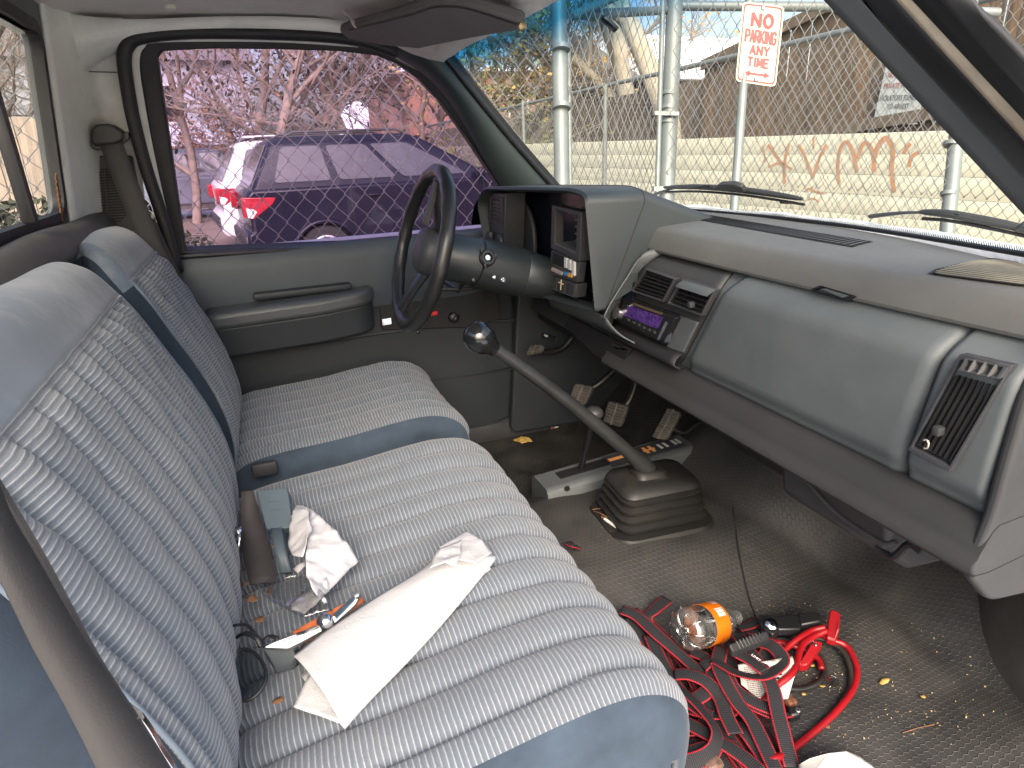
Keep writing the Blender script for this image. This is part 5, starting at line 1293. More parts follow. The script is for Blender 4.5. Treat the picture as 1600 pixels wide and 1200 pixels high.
# second metal ratchet under the heap
for pts in ([(980, 740), (1060, 730), (1062, 780), (1000, 795)], [(400, 960), (520, 970), (560, 1060), (430, 1070)], [(345, 930), (420, 935), (430, 1000), (350, 990)]):
    MB().prism([c4(x, y, .022) for x, y in pts], (0, 0, -.018)).build('ratchet_body', m_black, st1, bev=.004)
MB().lathe(c4(1042, 762, .022), (0, 0, 1), [(0, .005), (.002, .004), (.002, 0)], 12).build('ratchet_rivet', m_steel, st1)
MB().lathe(c4(428, 1018, .022), (0, 0, 1), [(0, .005), (.002, .004), (.002, 0)], 12).build('ratchet_rivet', m_steel, st1)
se_ = ribbon([(-265, -190), (-235, -175), (-200, -160)], [.02, .02, .01], 'strap_end', .02)   # short end showing beyond the seat edge

# jumper cables
m_rcab = M('red_cable', (.24, .005, .009), .38, var=.12, vs=20); m_bcab = M('black_cable', (.012, .012, .012), .45, var=.2, dust=(.15, .13, .1), dusta=.3)
jc = empty('jumper_cables', c4(1250, 400), None); tag(jc, 'red and black jumper cables with red clamps curling over the floor mat', 'jumper cables')
def cable(pts, h, mat, name, r=.0050):
    hs = h if isinstance(h, (list, tuple)) else [h]*len(pts)
    return MB().tube(spline([c4(x, y, q) for (x, y), q in zip(pts, hs)], len(pts)*7), r, 10).build(name, mat, jc, smooth=180)
cable([(1150, 325), (1230, 360), (1320, 400), (1372, 500), (1375, 580), (1340, 670), (1240, 790), (1110, 905), (1010, 985), (930, 1040)], [.03, .03, .022, .015, .01, .008, .007, .007, .01, .012], m_rcab, 'red_cable', .0058)
cable([(1100, 350), (1200, 365), (1290, 420), (1342, 530), (1340, 640), (1290, 720)], [.02, .02, .015, .010, .007, .006], m_bcab, 'black_cable')
cable([(860, 370), (960, 360), (1080, 400), (1165, 450), (1200, 530), (1165, 600), (1080, 640), (980, 640), (900, 630)], [.02, .02, .015, .01, .007, .007, .007, .012, .012], m_bcab, 'black_cable')
cable([(880, 375), (980, 385), (1090, 425), (1160, 475), (1178, 530)], [.026, .025, .02, .014, .01], m_rcab, 'red_cable', .0056)
cable([(1195, 290), (1120, 310), (1050, 350), (990, 400), (960, 430)], [.05, .05, .05, .04, .035], m_rcab, 'red_cable', .0054)
cable([(1205, 310), (1130, 345), (1070, 390), (1040, 470), (1020, 530), (990, 570), (930, 620), (850, 700), (800, 760)], [.045, .045, .045, .04, .045, .045, .04, .03, .02], m_rcab, 'red_cable', .0062)
cable([(880, 1050), (930, 1030), (1010, 1000)], [.03, .03, .02], m_rcab, 'red_cable', .006)
cable([(900, 410), (950, 430), (985, 445)], [.03, .03, .028], m_bcab, 'black_cable')
def clamp(P, hs, name):
    A = [c4(x, y, h) for (x, y), h in zip(P, hs)]
    return MB().prism(roundpoly(A, .004), (0, 0, -.016)).build(name, m_rcab, jc, bev=.003)
clamp([(1222, 195), (1245, 186), (1286, 210), (1280, 300), (1258, 368), (1205, 350), (1212, 270)], [.06, .06, .055, .05, .035, .04, .05], 'cable_clamp')
clamp([(1130, 360), (1185, 375), (1100, 505), (1055, 508), (1050, 490)], [.04, .04, .02, .02, .025], 'cable_clamp')
MB().tube(spline([c4(1130, 370, .043), c4(1145, 395, .04), c4(1150, 380, .042)], 8), .0015, 5).build('clamp_spring', m_chrome, jc)
b = MB(); b.box(c4(985, 700, .015), (.02, .03, .014), bev=.005); b.build('copper_jaw', M('copper', (.35, .16, .10), .4, .7, var=.5, vs=90), jc)
b = MB(); b.box(c4(560, 1070, .03), (.03, .02, .014), bev=.005); b.build('copper_jaw', M('copper2', (.42, .26, .20), .4, .7, var=.5, vs=90), jc)

# instruction leaflet in the heap
m_leafl = M('leaflet', (.46, .43, .40), .8, var=.06)
lf = empty('paper_leaflet', c4(850, 590, .03), None); tag(lf, 'printed white leaflet half buried under the straps', 'leaflet')
q = [c4(700, 505, .05), c4(870, 480, .055), c4(1010, 458, .05), c4(1032, 540, .045), c4(985, 700, .03), c4(830, 715, .03), c4(720, 620, .04)]
fold(q, 'leaflet_sheet', m_leafl, lf, .003, 4, 14, 4)
b = MB(); p0, pu, pv = c4(735, 520, .058), (c4(850, 505, .058)-c4(735, 520, .058)), (c4(770, 700, .045)-c4(735, 520, .058))
for k in range(17):
    u0 = 0
    while u0 < 1:
        wl = .04+.09*random.random(); a = p0+pv*(k/17)+pu*u0; c = a+pu*min(wl, 1-u0); hh_ = pv*.022
        b.add([a, c, c+hh_, a+hh_], [(0, 1, 2, 3)]); u0 += wl+.03
b.build('fine_print', m_trim, lf, smooth=0)
b = MB(); d1 = (c4(945, 545, .06)-c4(985, 600, .06)).normalized(); 
for k in range(4):
    a = c4(930+k*12, 580-k*22, .056); b.box(a, (.006, .004, .0008))
b.build('bold_mark', m_black, lf)

# plastic bottle lying on the straps
bo = empty('plastic_bottle', c4(385, 300, .08), None); tag(bo, 'clear empty plastic bottle with orange label lying on the strap heap', 'bottle')
B0 = c4(385, 310, .075); bx = V((.94, .16, -.27)).normalized()
m_pet = glassmat('clear_pet', (.80, .82, .84), .42, .03, smudge=.22)
Rb = .040
prof = [(.006, .008), (.0, .018), (-.001, .028), (.004, .036), (.012, Rb), (.03, Rb), (.045, Rb*.96), (.055, Rb), (.06, Rb), (.077, Rb*.97), (.100, Rb*.97), (.112, Rb*.9), (.13, Rb*.6), (.145, .0135), (.16, .0135)]
MB().lathe(B0, bx, prof, 36, cap=False).build('bottle_body', m_pet, bo, smooth=60)
m_lab = M('orange_label', (.55, .13, .006), .35, var=.08, vs=30)
MB().lathe(B0, bx, [(.052, Rb*.985), (.052, Rb*1.005), (.092, Rb*1.005), (.092, Rb*.985)], 36, cap=False).build('bottle_label', m_lab, bo, smooth=60)
z_ = bx; x_ = (V((0, 0, 1))-z_*z_.z).normalized(); y_ = z_.cross(x_)
b = MB()
for k, (a0, t0, t1) in enumerate(((10, .066, .086), (16, .066, .086), (20, .066, .086), (26, .066, .086), (31, .066, .086), (-48, .078, .092), (-38, .078, .092), (-30, .078, .092), (-20, .078, .092), (-12, .078, .092))):
    g2 = []
    for t in (t0, t1): g2.append([B0+z_*t+(x_*cos(radians(a))+y_*sin(radians(a)))*(Rb*1.012) for a in (a0, a0+2, a0+4)])
    b.grid(g2)
b.build('label_marks', m_key, bo, smooth=0)
b = MB()   # petal ribs moulded into the base
for k in range(10):
    a = 2*pi*k/10; d = x_*cos(a)+y_*sin(a); b.tube([B0-z_*.001+d*.010, B0-z_*.004+d*.022, B0-z_*.001+d*.033, B0+z_*.012+d*.0405], .0016, 6)
    d = x_*cos(a+.3)+y_*sin(a+.3); b.tube([B0+z_*.004+d*.006, B0+z_*.003+d*.013], .0012, 5)
b.lathe(B0, bx, [(.002, .012), (.000, .0135), (.002, .015)], 24, cap=False)
b.build('base_petals', glassmat('pet_ridge', (.9, .9, .9), .9, .08), bo, smooth=60)
MB().lathe(B0, bx, [(.150, .015), (.160, .015), (.161, .012), (.161, 0)], 20).build('bottle_neck_ring', m_pet, bo)

# white bag corner at the bottom edge
wb = [c4(1040, 1075, .03), c4(1100, 1040, .05), c4(1200, 1010, .055), c4(1300, 1000, .05), c4(1390, 1030, .03), c4(1480, 1100, .006), c4(1500, 1250, .005), c4(1050, 1250, .03)]
tag(fold(wb, 'paper_bag', M('bag_white', (.46, .45, .43), .8, var=.06), None, .006, 5, 12, 7), 'off white paper bag on the floor at the bottom edge of the view', 'paper bag')
# small litter on the floor
tag(fold([c4(1185, 585, .004), c4(1230, 572, .012), c4(1280, 600, .008), c4(1275, 630, .004), c4(1220, 645, .010)], 'plastic_scrap', m_film, None, .006, 4, 60, 31), 'clear crumpled plastic scrap inside the cable loop', 'plastic scrap')
m_yl = M('yellow_leaf', (.42, .27, .07), .8, var=.3, vs=80)
for (x, y, w_, a), lb, mm in (((1180, 628, 40, 20), 'yellow leaf bit touching the clear plastic scrap', m_yl), ((1535, 602, 66, -20), 'green and yellow leaf lying alone on the mat right of the red cable', m_yl), ((1205, 858, 46, 30), 'orange brown leaf bit beside the lower red cable', m_leaf), ((1125, 512, 30, 10), 'tan leaf flake under the hanging red clamp', m_yl), ((1075, 676, 30, 0), 'tan leaf flake left of the clear plastic scrap', m_yl), ((1750, 690, 40, 30), 'tan leaf flake farthest right on the bare mat', m_yl)):
    ca, sa = cos(radians(a)), sin(radians(a)); pts = [c4(x+w_*(u*ca-v*sa), y+w_*(u*sa+v*ca), .003) for u, v in ((-.5, -.05), (-.2, -.25), (.25, -.25), (.5, 0), (.2, .2), (-.3, .2))]
    tag(fold(pts, 'leaf_bit', mm, None, .003, 3, 70, int(x)), lb, 'leaf', 'leaf bits on the floor')
def fl(px, py, h=.004):
    p = at(px, py, 'z', .05)
    for _ in range(4): p = at(px, py, 'z', floor_z(p.x, p.y)+h)
    return p
m_cig = M('cig_paper', (.62, .60, .55), .8)
for (a, c), lb in ((((945, 811), (962, 823)), 'cigarette butt beside the front corner of the gear lever boot'), (((866, 668), (884, 662)), 'cigarette butt on the driver floor by the kick panel')):
    p, q = fl(*a, .006), fl(*c, .006); e = empty('cigarette_butt', p, None); tag(e, lb, 'cigarette butt', 'cigarette butts on the floor')
    MB().tube([p, q], .0038, 10).build('filter', m_cig, e); MB().tube([lerp(p, q, -.25), lerp(p, q, -.02)], .0037, 10).build('tobacco_end', m_leaf, e)
b = MB(); b.tube(spline([fl(925, 796, .006), fl(945, 795, .012), fl(958, 806, .008)], 10), .0012, 5); b.tube(spline([fl(926, 798, .004), fl(940, 803, .012), fl(955, 812, .004)], 10), .0012, 5)
tag(b.build('dry_twig', m_leaf), 'curled dry twig bits beside the gear lever boot', 'twig')
tag(fold([fl(800, 688, .004), fl(815, 682, .014), fl(828, 684, .010), fl(832, 690, .004), fl(815, 694, .004)], 'leaf_bit', m_yl, None, .004, 3, 60, 77), 'pale dry leaf on the driver floor by the door sill', 'leaf', 'leaf bits on the floor')
b = MB(); p, q = fl(1410, 1145, .002), fl(1460, 1132, .002); b.tube([p, lerp(p, q, .5)+V((0, 0, .002)), q], .0009, 5)
tag(b.build('pine_needle', m_leaf), 'single dry straw on the mat near the right edge', 'straw')
# crumbs and grit
b = MB(); rnd = random.Random(5)
cl = [(1000, 830, 14, 5, 30), (955, 830, 10, 6, 30), (1440, 1120, 55, 20, 60), (1250, 955, 40, 12, 40), (1290, 1060, 30, 20, 50), (850, 670, 30, 8, 60), (1200, 950, 30, 10, 25), (1330, 1030, 60, 40, 60), (1480, 1060, 80, 60, 70), (900, 660, 20, 8, 20), (1290, 1150, 50, 20, 30)]
for cx, cy, sx, sy, n_ in cl:
    for _ in range(n_):
        p = fl(rnd.gauss(cx, sx), rnd.gauss(cy, sy), .0008); s2 = rnd.uniform(.0008, .0024)
        vs = [p+V((rnd.uniform(-s2, s2), rnd.uniform(-s2, s2), rnd.uniform(0, s2*1.2))) for _ in range(4)]; b.add(vs, [(0, 1, 2), (0, 2, 3), (0, 3, 1), (1, 3, 2)])
tag(b.build('crumbs', M('crumb', (.40, .29, .15), .9, var=.4, vs=200), smooth=0), 'tan crumbs and grit scattered over the rubber mat', 'crumbs', kind='stuff')
# ================================================================== OUTSIDE
GZ = -.75
def gp(p, dz=0): return V((p[0], p[1], GZ+dz))
# ground
def ground_mat():
    m, n, l, b, o = newmat('lot_ground'); tc = n.new('ShaderNodeTexCoord').outputs['Object']
    c = mixc(n, l, ramp(n, l, noisef(n, l, tc, 1.2, 8), .35, .65), (.16, .125, .10, 1), (.23, .19, .16, 1))
    c = mixc(n, l, math_n(n, l, 'MULTIPLY', ramp(n, l, noisef(n, l, tc, 9, 8, .7), .5, .75), .5), c, (.09, .07, .055, 1))
    s1 = ramp(n, l, noisef(n, l, tc, .35, 7, .6), .56, .62)
    c = mixc(n, l, s1, c, (.66, .69, .72, 1)); l.new(c, b.inputs['Base Color']); b.inputs['Roughness'].default_value = .9
    bp = n.new('ShaderNodeBump'); bp.inputs['Strength'].default_value = .5; bp.inputs['Distance'].default_value = .03; l.new(noisef(n, l, tc, 12, 8), bp.inputs['Height']); l.new(bp.outputs[0], b.inputs['Normal']); return m
G = []
for i in range(60):
    x = -90+180*i/59; G.append([(x, -90+180*j/59, GZ+.15*sm(2, 7, -90+180*j/59)) for j in range(60)])
tag(MB().grid(G).build('ground', ground_mat(), smooth=180), 'bare brown gravel lot with snow patches', kind='structure')

m_galv = M('galvanised_pipe', (.18, .20, .193), .45, .2, var=.1, vs=14, spec=.5)
m_wire = M('galvanised_wire', (.21, .215, .225), .4, .35, var=.15, vs=6)
def chain(A, B_, zb, zt_, W, H, r, seed=0, name='chain_mesh', par=None, jit=.003):
    A, B_ = V((A[0], A[1], 0)), V((B_[0], B_[1], 0)); d = B_-A; L = d.length; d.normalize(); nrm = V((-d.y, d.x, 0)); b = MB(); N = int(L/(W/2)); rnd = random.Random(seed)
    n_ = int((zt_-zb)/(H/2))
    for k in range(N):
        path = []
        for j in range(n_+1):
            side = (j+k) % 2; x = (k+side)*W/2; z = zb+j*H/2
            wx = jit*2*noise.noise(V((x*1.1, z*1.1, seed))); wz = jit*2*noise.noise(V((x*1.3+9, z*1.3, seed)))
            e = .05*W; p = A+d*(x-(e if side else -e)*-1+wx)
            path.append(p+nrm*((r*1.1) if side else -r*1.1)+V((0, 0, z+wz+.012*noise.noise(V((x*.5, z*.4, seed+3))))))
        b.tube(path, r, 4)
    return b.build(name, m_wire, par, smooth=180)
def post(base, top, r, par, name='fence_post', cap=True, ext=True):
    base, top = V(base), V(top); d = (top-base)
    if ext: base = base+d*((base.z-GZ)/max(.01, d.z))*-1
    MB().tube([base, top], r, 16).build(name, m_galv, par, smooth=60)
    if cap: MB().lathe(top, (top-base), [(0, r*1.1), (.02, r*1.1), (.035, r*.7), (.04, 0)], 14).build('post_cap', m_galv, par)
# -- A: along the driver side
P875t, P875b = away(873, 4, 2.42), away(878, 290, 2.42)
fa = empty('chain_link_fence', gp((.2, 1.15)), None); tag(fa, 'galvanised chain link fence running close along the driver side of the truck', 'chain link fence', 'chain link fences')
chain((-4.6, 1.15), (P875t.x, P875t.y), GZ, 1.75, .071, .083, .0021, 3, par=fa)
post((P875b.x, P875b.y, P875b.z), P875t+(P875t-P875b)*.6, .029, fa)
MB().tube([P875t+(P875t-P875b)*.52+V((0, 0, 0)), V((-4.6, 1.15, 1.78))], .02, 10).build('top_rail', m_galv, fa)
MB().tube([away(878, 163, 2.40), away(878, 170, 2.40)], .034, 14).build('tension_band', m_galv, fa)
MB().tube([away(877, 72, 2.40), away(877, 79, 2.40)], .034, 14).build('tension_band', m_galv, fa)
post(V((-2.6, 1.17, GZ)), V((-2.6, 1.17, 1.8)), .029, fa)
# -- B + C : front fence line
D5 = 3.05
P1050t, P1050b = away(1055, -10, D5), away(1041, 310, D5)
P1487t, P1487b = away(1497, 190, D5), away(1483, 330, D5)
fb_ = empty('chain_link_fence', gp((1.6, 1.7)), None); tag(fb_, 'chain link gate section between the two thick front posts', 'chain link fence', 'chain link fences')
r0, r1 = away(890, 24, 2.5), away(1040, 16, D5)
q0, q1 = away(884, 200, 2.5), away(1028, 200, D5)
chain((q0.x, q0.y), (q1.x, q1.y), GZ, min(r0.z, r1.z)+.25, .064, .083, .0022, 8, par=fb_)
MB().tube([r0, r1], .019, 12).build('gate_rail', m_galv, fb_, smooth=60)
MB().tube([away(888, 60, 2.5), away(891, 320, 2.5)], .010, 10).build('gate_stile', m_galv, fb_, smooth=60)
MB().tube([away(1036, -10, D5-.05), away(1026, 330, D5-.05)], .012, 10).build('gate_stile', m_galv, fb_, smooth=60)
MB().tube([away(893, 26, 2.5), away(950, 0, 2.6), away(1000, -25, 2.7)], .018, 10).build('gate_brace', m_galv, fb_, smooth=60)
for px in (1032, 1034):
    pass
MB().prism([away(x, y, D5-.06) for x, y in ((1023, 173), (1062, 174), (1062, 181), (1023, 180))], (0, .02, 0)).build('hinge_strap', m_galv, fb_, bev=.002)
MB().prism([away(x, y, D5-.06) for x, y in ((1022, 291), (1060, 290), (1060, 298), (1022, 299))], (0, .02, 0)).build('hinge_strap', m_galv, fb_, bev=.002)
fc = empty('chain_link_fence', gp((2.6, 1.6)), None); tag(fc, 'chain link fence panel behind the red and white parking sign, ending by the right pillar', 'chain link fence', 'chain link fences')
post(P1050b, P1050t+(P1050t-P1050b)*.5, .039, fc); post(P1487b, P1487t+(P1487t-P1487b)*4, .033, fc)
chain((P1050b.x, P1050b.y), (P1487b.x-.03, P1487b.y), GZ, 2.1, .054, .085, .0022, 15, par=fc)
MB().tube([away(1060, 9, D5), away(1325, 11, D5), away(1560, 20, D5)], .022, 12).build('top_rail', m_galv, fc, smooth=60)
for y in (146, 168, 190): MB().tube([away(1047-(y-146)*.05, y, D5), away(1046-(y-146)*.05, y+6, D5)], .043, 16).build('tension_band', m_galv, fc)
for y in (222, 300): MB().tube([away(1487-(y-222)*.05, y, D5), away(1486-(y-222)*.05, y+6, D5)], .037, 16).build('tension_band', m_galv, fc)
# -- parking sign on its own post in front of C
sg_ = empty('parking_sign', gp(away(1150, 300, 2.8)), None); tag(sg_, 'cream no parking sign with red lettering on a thin metal post', 'road sign')
Dg = 2.72
s4 = [away(1161, 2, Dg), away(1226, 10, Dg-.02), away(1212, 136, Dg), away(1149, 127, Dg+.02)]
m_sign = M('sign_cream', (.38, .40, .28), .45, var=.04); m_sred = M('sign_red', (.20, .008, .014), .5, var=.1)
sn_ = (s4[1]-s4[0]).cross(s4[3]-s4[0]).normalized(); sn_ = sn_ if sn_.dot(CAM-s4[0]) > 0 else -sn_
MB().prism(roundpoly(s4, .022), -sn_*.003).build('sign_panel', m_sign, sg_)
def sp_(u, v, e=.0012): return lerp(lerp(s4[0], s4[1], u), lerp(s4[3], s4[2], u), v)+sn_*e
rr_ = lambda m: roundpoly([sp_(m, m*.6), sp_(1-m, m*.6), sp_(1-m, 1-m*.6), sp_(m, 1-m*.6)], .018)
MB().ring(rr_(.035), rr_(.065), sn_*.0004).build('sign_border', m_sred, sg_)
xd = (sp_(1, .5)-sp_(0, .5)); yd = -(sp_(.5, 1)-sp_(.5, 0)); Wd, Hd = xd.length, yd.length
LET = {'N': [[(0, 0), (0, 1), (1, 0), (1, 1)]], 'O': [[(.5+.5*cos(a), .5+.5*sin(a)) for a in [2*pi*k/20 for k in range(21)]]],
 'P': [[(0, 0), (0, 1), (.6, 1), (.92, .93), (1, .74), (.92, .55), (.6, .48), (0, .48)]], 'A': [[(0, 0), (.5, 1), (1, 0)], [(.18, .32), (.82, .32)]],
 'R': [[(0, 0), (0, 1), (.6, 1), (.92, .93), (1, .74), (.92, .55), (.6, .48), (0, .48)], [(.5, .48), (1, 0)]], 'K': [[(0, 0), (0, 1)], [(.95, 1), (0, .38)], [(.28, .56), (1, 0)]],
 'I': [[(.5, 0), (.5, 1)]], 'G': [[(.97, .80), (.80, .97), (.5, 1), (.2, .95), (.03, .75), (0, .5), (.03, .25), (.2, .05), (.5, 0), (.82, .04), (1, .2), (1, .46), (.6, .46)]],
 'Y': [[(0, 1), (.5, .48), (1, 1)], [(.5, .48), (.5, 0)]], 'T': [[(0, 1), (1, 1)], [(.5, 1), (.5, 0)]], 'M': [[(0, 0), (0, 1), (.5, .25), (1, 1), (1, 0)]], 'E': [[(1, 1), (0, 1), (0, 0), (1, 0)], [(0, .52), (.82, .52)]]}
b = MB()
def letters(tx, u0, v0, cw, ch, gap, th):
    """stroke letters; u across, v down, all as fractions of the panel"""
    tot = sum((cw*(.25 if q == 'I' else 1)) for q in tx)+gap*(len(tx)-1); x = u0-tot/2
    for q in tx:
        w_ = cw*(.25 if q == 'I' else 1)
        for pl in LET[q]:
            P = [sp_(x+w_*a, v0-ch*c, .0016) for a, c in pl]
            for a, c in zip(P, P[1:]):
                d = (c-a).normalized(); n2 = sn_.cross(d)*th*.5; e_ = d*th*.28
                b.prism([a-e_-n2, c+e_-n2, c+e_+n2, a-e_+n2], sn_*.0004)
        x += w_+gap
letters('NO', .51, .285, .19, .150, .10, .0135); letters('PARKING', .51, .485, .088, .145, .030, .0085); letters('ANY', .52, .635, .115, .105, .055, .0085); letters('TIME', .51, .785, .105, .105, .05, .0085)
def sq(pts): b.prism([sp_(u, v, .0012) for u, v in pts], sn_*.0006)
sq([(.30, .865), (.72, .865), (.72, .892), (.30, .892)]); sq([(.19, .878), (.33, .838), (.33, .918)]); sq([(.83, .878), (.69, .918), (.69, .838)])
b.build('sign_lettering', m_sred, sg_, smooth=0)
for v in (.055, .945): MB().lathe(sp_(.5, v, 0), sn_, [(0, .011), (.003, .010), (.006, .006), (.007, 0)], 12).build('sign_bolt', m_steel, sg_)
pb, pt = away(1147, 330, Dg+.03), away(1192, -5, Dg+.03)
pt2 = away(1163, 110, Dg+.03); post(pb, pt2+(pt2-pb)*.55, .019, sg_, 'sign_post', False)

# -- D: low fence in front of the block wall
XD = away(1200, 77, 4.7).x
d0, d1 = at(700, 190, 'x', XD), at(1500, 8, 'x', XD)
fd = empty('chain_link_fence', gp((XD, 4)), None); tag(fd, 'far chain link fence with a sloping top rail standing before the cream wall', 'chain link fence', 'chain link fences')
yL, yR = d0.y+1.5, d1.y-.6
chain((XD, yL), (XD, yR), GZ, .55, .064, .08, .0023, 21, par=fd)
nseg = 10
b = MB()
slope = (d1.z-d0.z)/(d1.y-d0.y)
MB().tube([V((XD, yL, d0.z+slope*(yL-d0.y))), V((XD, yR, d1.z+slope*(yR-d1.y)))], .021, 10).build('top_rail', m_galv, fd, smooth=60)
o = chain((XD, yL), (XD, yR), .55, max(d0.z, d1.z), .064, .08, .0023, 22, 'upper_mesh', fd)
for v in o.data.vertices:      # trim the upper mesh down to the sloping rail
    zr = d0.z+slope*(v.co.y-d0.y); v.co.z = .55+(v.co.z-.55)*max(.05, (zr-.55))/(max(d0.z, d1.z)-.55)
for px, py in ((820, 160), (950, 135)):
    t = at(px, py, 'x', XD); MB().tube([V((XD-.03, t.y, GZ)), t+V((-.03, 0, .02))], .024, 12).build('fence_post', m_galv, fd, smooth=60)

# -- cream block wall with graffiti
W0 = away(1270, 271, 6.2); wa = radians(96.7); WU_ = V((cos(wa), sin(wa), 0)); WNm = V((-sin(wa), cos(wa), 0)); WNm = WNm if WNm.dot(CAM-W0) > 0 else -WNm
def wpt(px, py, off=0): return atp(px, py, W0+WNm*off, WNm)
zt_ = wpt(1270, 211).z; ch = (zt_-W0.z)/2
m_wall = M('cream_block', (.58, .565, .44), .85, var=.07, vs=2.5, bump=.5, bs=60, bd=.004, dust=(.42, .38, .28), dusta=.25)
b = MB(); k = 0; z = zt_
R3 = Matrix((WU_, -WNm, V((0, 0, 1)))).transposed()
while z > GZ:
    b.box(W0+WU_*2+V((0, 0, z-ch/2-W0.z))-WNm*.1, (22, .2, ch-.0015), R3, .004); z -= ch
bw = b.build('block_wall', m_wall); tag(bw, 'cream painted block wall with orange graffiti', 'wall')
m_graf = M('graffiti_orange', (.46, .24, .13), .8, var=.15, vs=12)
b = MB(); g5 = lambda x, y: wpt(1180+x/5, 120+y/5, .003)
for ln, w_ in (([(60, 540), (75, 640), (60, 665)], .02), ([(100, 530), (150, 600), (215, 690), (230, 760)], .035), ([(265, 520), (235, 640), (225, 760), (232, 835)], .035), ([(100, 705), (190, 678), (290, 722)], .022),
               ([(335, 530), (390, 625), (450, 795)], .03), ([(555, 530), (500, 640), (450, 795)], .032), ([(455, 468), (455, 560)], .022), ([(655, 835), (645, 700), (665, 560), (710, 510), (760, 575), (795, 745)], .036),
               ([(800, 640), (830, 545), (870, 515), (920, 600), (930, 745)], .04), ([(930, 640), (960, 540), (1020, 478), (1075, 565), (1065, 720), (1085, 905)], .042), ([(1160, 600), (1180, 560), (1212, 520)], .036), ([(1200, 705), (1220, 630), (1278, 590)], .034),
               ([(390, 900), (420, 875), (480, 902), (540, 908)], .02), ([(410, 962), (450, 950), (500, 978)], .016)):
    stroke(b, [g5(*p) for p in ln], w_, WNm)
b.build('graffiti', m_graf, bw, smooth=0)

# -- plank fences behind the wall
def plank_mat(name, c0, c1, c2):
    m, n, l, b, o = newmat(name); tc = n.new('ShaderNodeTexCoord').outputs['Object']; ge = n.new('ShaderNodeNewGeometry')
    mp = n.new('ShaderNodeMapping'); mp.inputs['Scale'].default_value = (12, 12, .8); l.new(tc, mp.inputs[0])
    g = noisef(n, l, mp.outputs[0], 2.2, 7, .7); c = mixc(n, l, ge.outputs['Random Per Island'], (*c0, 1), (*c1, 1)); c = mixc(n, l, ramp(n, l, g, .38, .66), c, (*c2, 1)); l.new(c, b.inputs['Base Color']); b.inputs['Roughness'].default_value = .85
    bp = n.new('ShaderNodeBump'); bp.inputs['Strength'].default_value = .6; bp.inputs['Distance'].default_value = .006; l.new(g, bp.inputs['Height']); l.new(bp.outputs[0], b.inputs['Normal']); return m
m_pl1 = plank_mat('weathered_planks', (.12, .09, .06), (.20, .125, .065), (.055, .046, .037)); m_pl2 = plank_mat('tan_planks', (.17, .125, .08), (.125, .10, .075), (.075, .062, .052))
def planks(off, pxa, pxb, za, zb, label, mat, seed, rails=True, pw=.14, thick=.02):
    A, B2 = wpt(pxa, 200, off), wpt(pxb, 200, off); d = B2-A; d.z = 0; L = d.length; d.normalize(); rnd = random.Random(seed); b = MB(); x = 0; R = Matrix((d, V((-d.y, d.x, 0)), V((0, 0, 1)))).transposed()
    e = empty('plank_fence', gp(A+d*L/2), None); tag(e, label, 'wood fence', 'wooden plank fences')
    while x < L:
        w_ = pw*rnd.uniform(.75, 1.1); zt2 = lerp(za, zb, x/L)+rnd.uniform(-.015, .015)
        b.box((A.x+d.x*(x+w_/2), A.y+d.y*(x+w_/2), (GZ+zt2)/2), (w_*.96, thick, zt2-GZ), R @ Matrix.Rotation(rnd.uniform(-.006, .006), 3, 'Y'), .003, seg=1); x += w_+.004
    b.build('planks', mat, e, smooth=30)
    if rails:
        for f_ in (.985, .55):
            p, q = A+WNm*.04, B2+WNm*.04; p.z = GZ+(za-GZ)*f_; q.z = GZ+(zb-GZ)*f_
            c = (p+q)/2; dd = (q-p); b = MB(); b.prism([p+V((0, 0, .06)), q+V((0, 0, .06)), q-V((0, 0, .06)), p-V((0, 0, .06))], WNm*.05); b.build('fence_rail', m_pl2, e, bev=.004)
    return e
planks(-1.3, 1096, 1900, wpt(1110, 96, -1.3).z, wpt(1330, 30, -1.3).z+.9, 'tall weathered brown plank fence behind the cream wall', m_pl1, 4)
planks(-1.5, 632, 1094, wpt(640, 214, -1.5).z, wpt(1060, 128, -1.5).z, 'lower grey brown plank fence left of the tall one', m_pl2, 9, False)
# trespass notice hung on the tall fence
tn = empty('warning_notice', wpt(1405, 150, -1.2), None); tag(tn, 'white no trespassing notice fixed to the tall plank fence', 'notice')
t4 = [wpt(x, y, -1.22) for x, y in ((1384, 105), (1452, 103), (1433, 194), (1363, 196))]
MB().prism(t4, -WNm*.006).build('notice_panel', M('notice_white', (.40, .43, .43), .5, var=.05), tn)
def tp(u, v): return lerp(lerp(t4[0], t4[1], u), lerp(t4[3], t4[2], u), v)+WNm*.004
xd, yd = tp(1, .5)-tp(0, .5), -(tp(.5, 1)-tp(.5, 0)); Hd = yd.length
for col, rows in ((M('notice_red', (.26, .07, .06), .6), (('NO TRESPASSING', .50, .17), ('PRIVATE PROPERTY', .50, .36))), (M('notice_grey', (.07, .08, .08), .6), (('VIOLATORS SUBJECT', .50, .57), ('TO ARREST', .50, .72)))):
    b = MB()
    for tx, u, v in rows: text_mb(b, tx, tp(u, v), xd, yd, .135*Hd, .62, 0, .001)
    b.build('notice_lettering', col, tn, smooth=0)

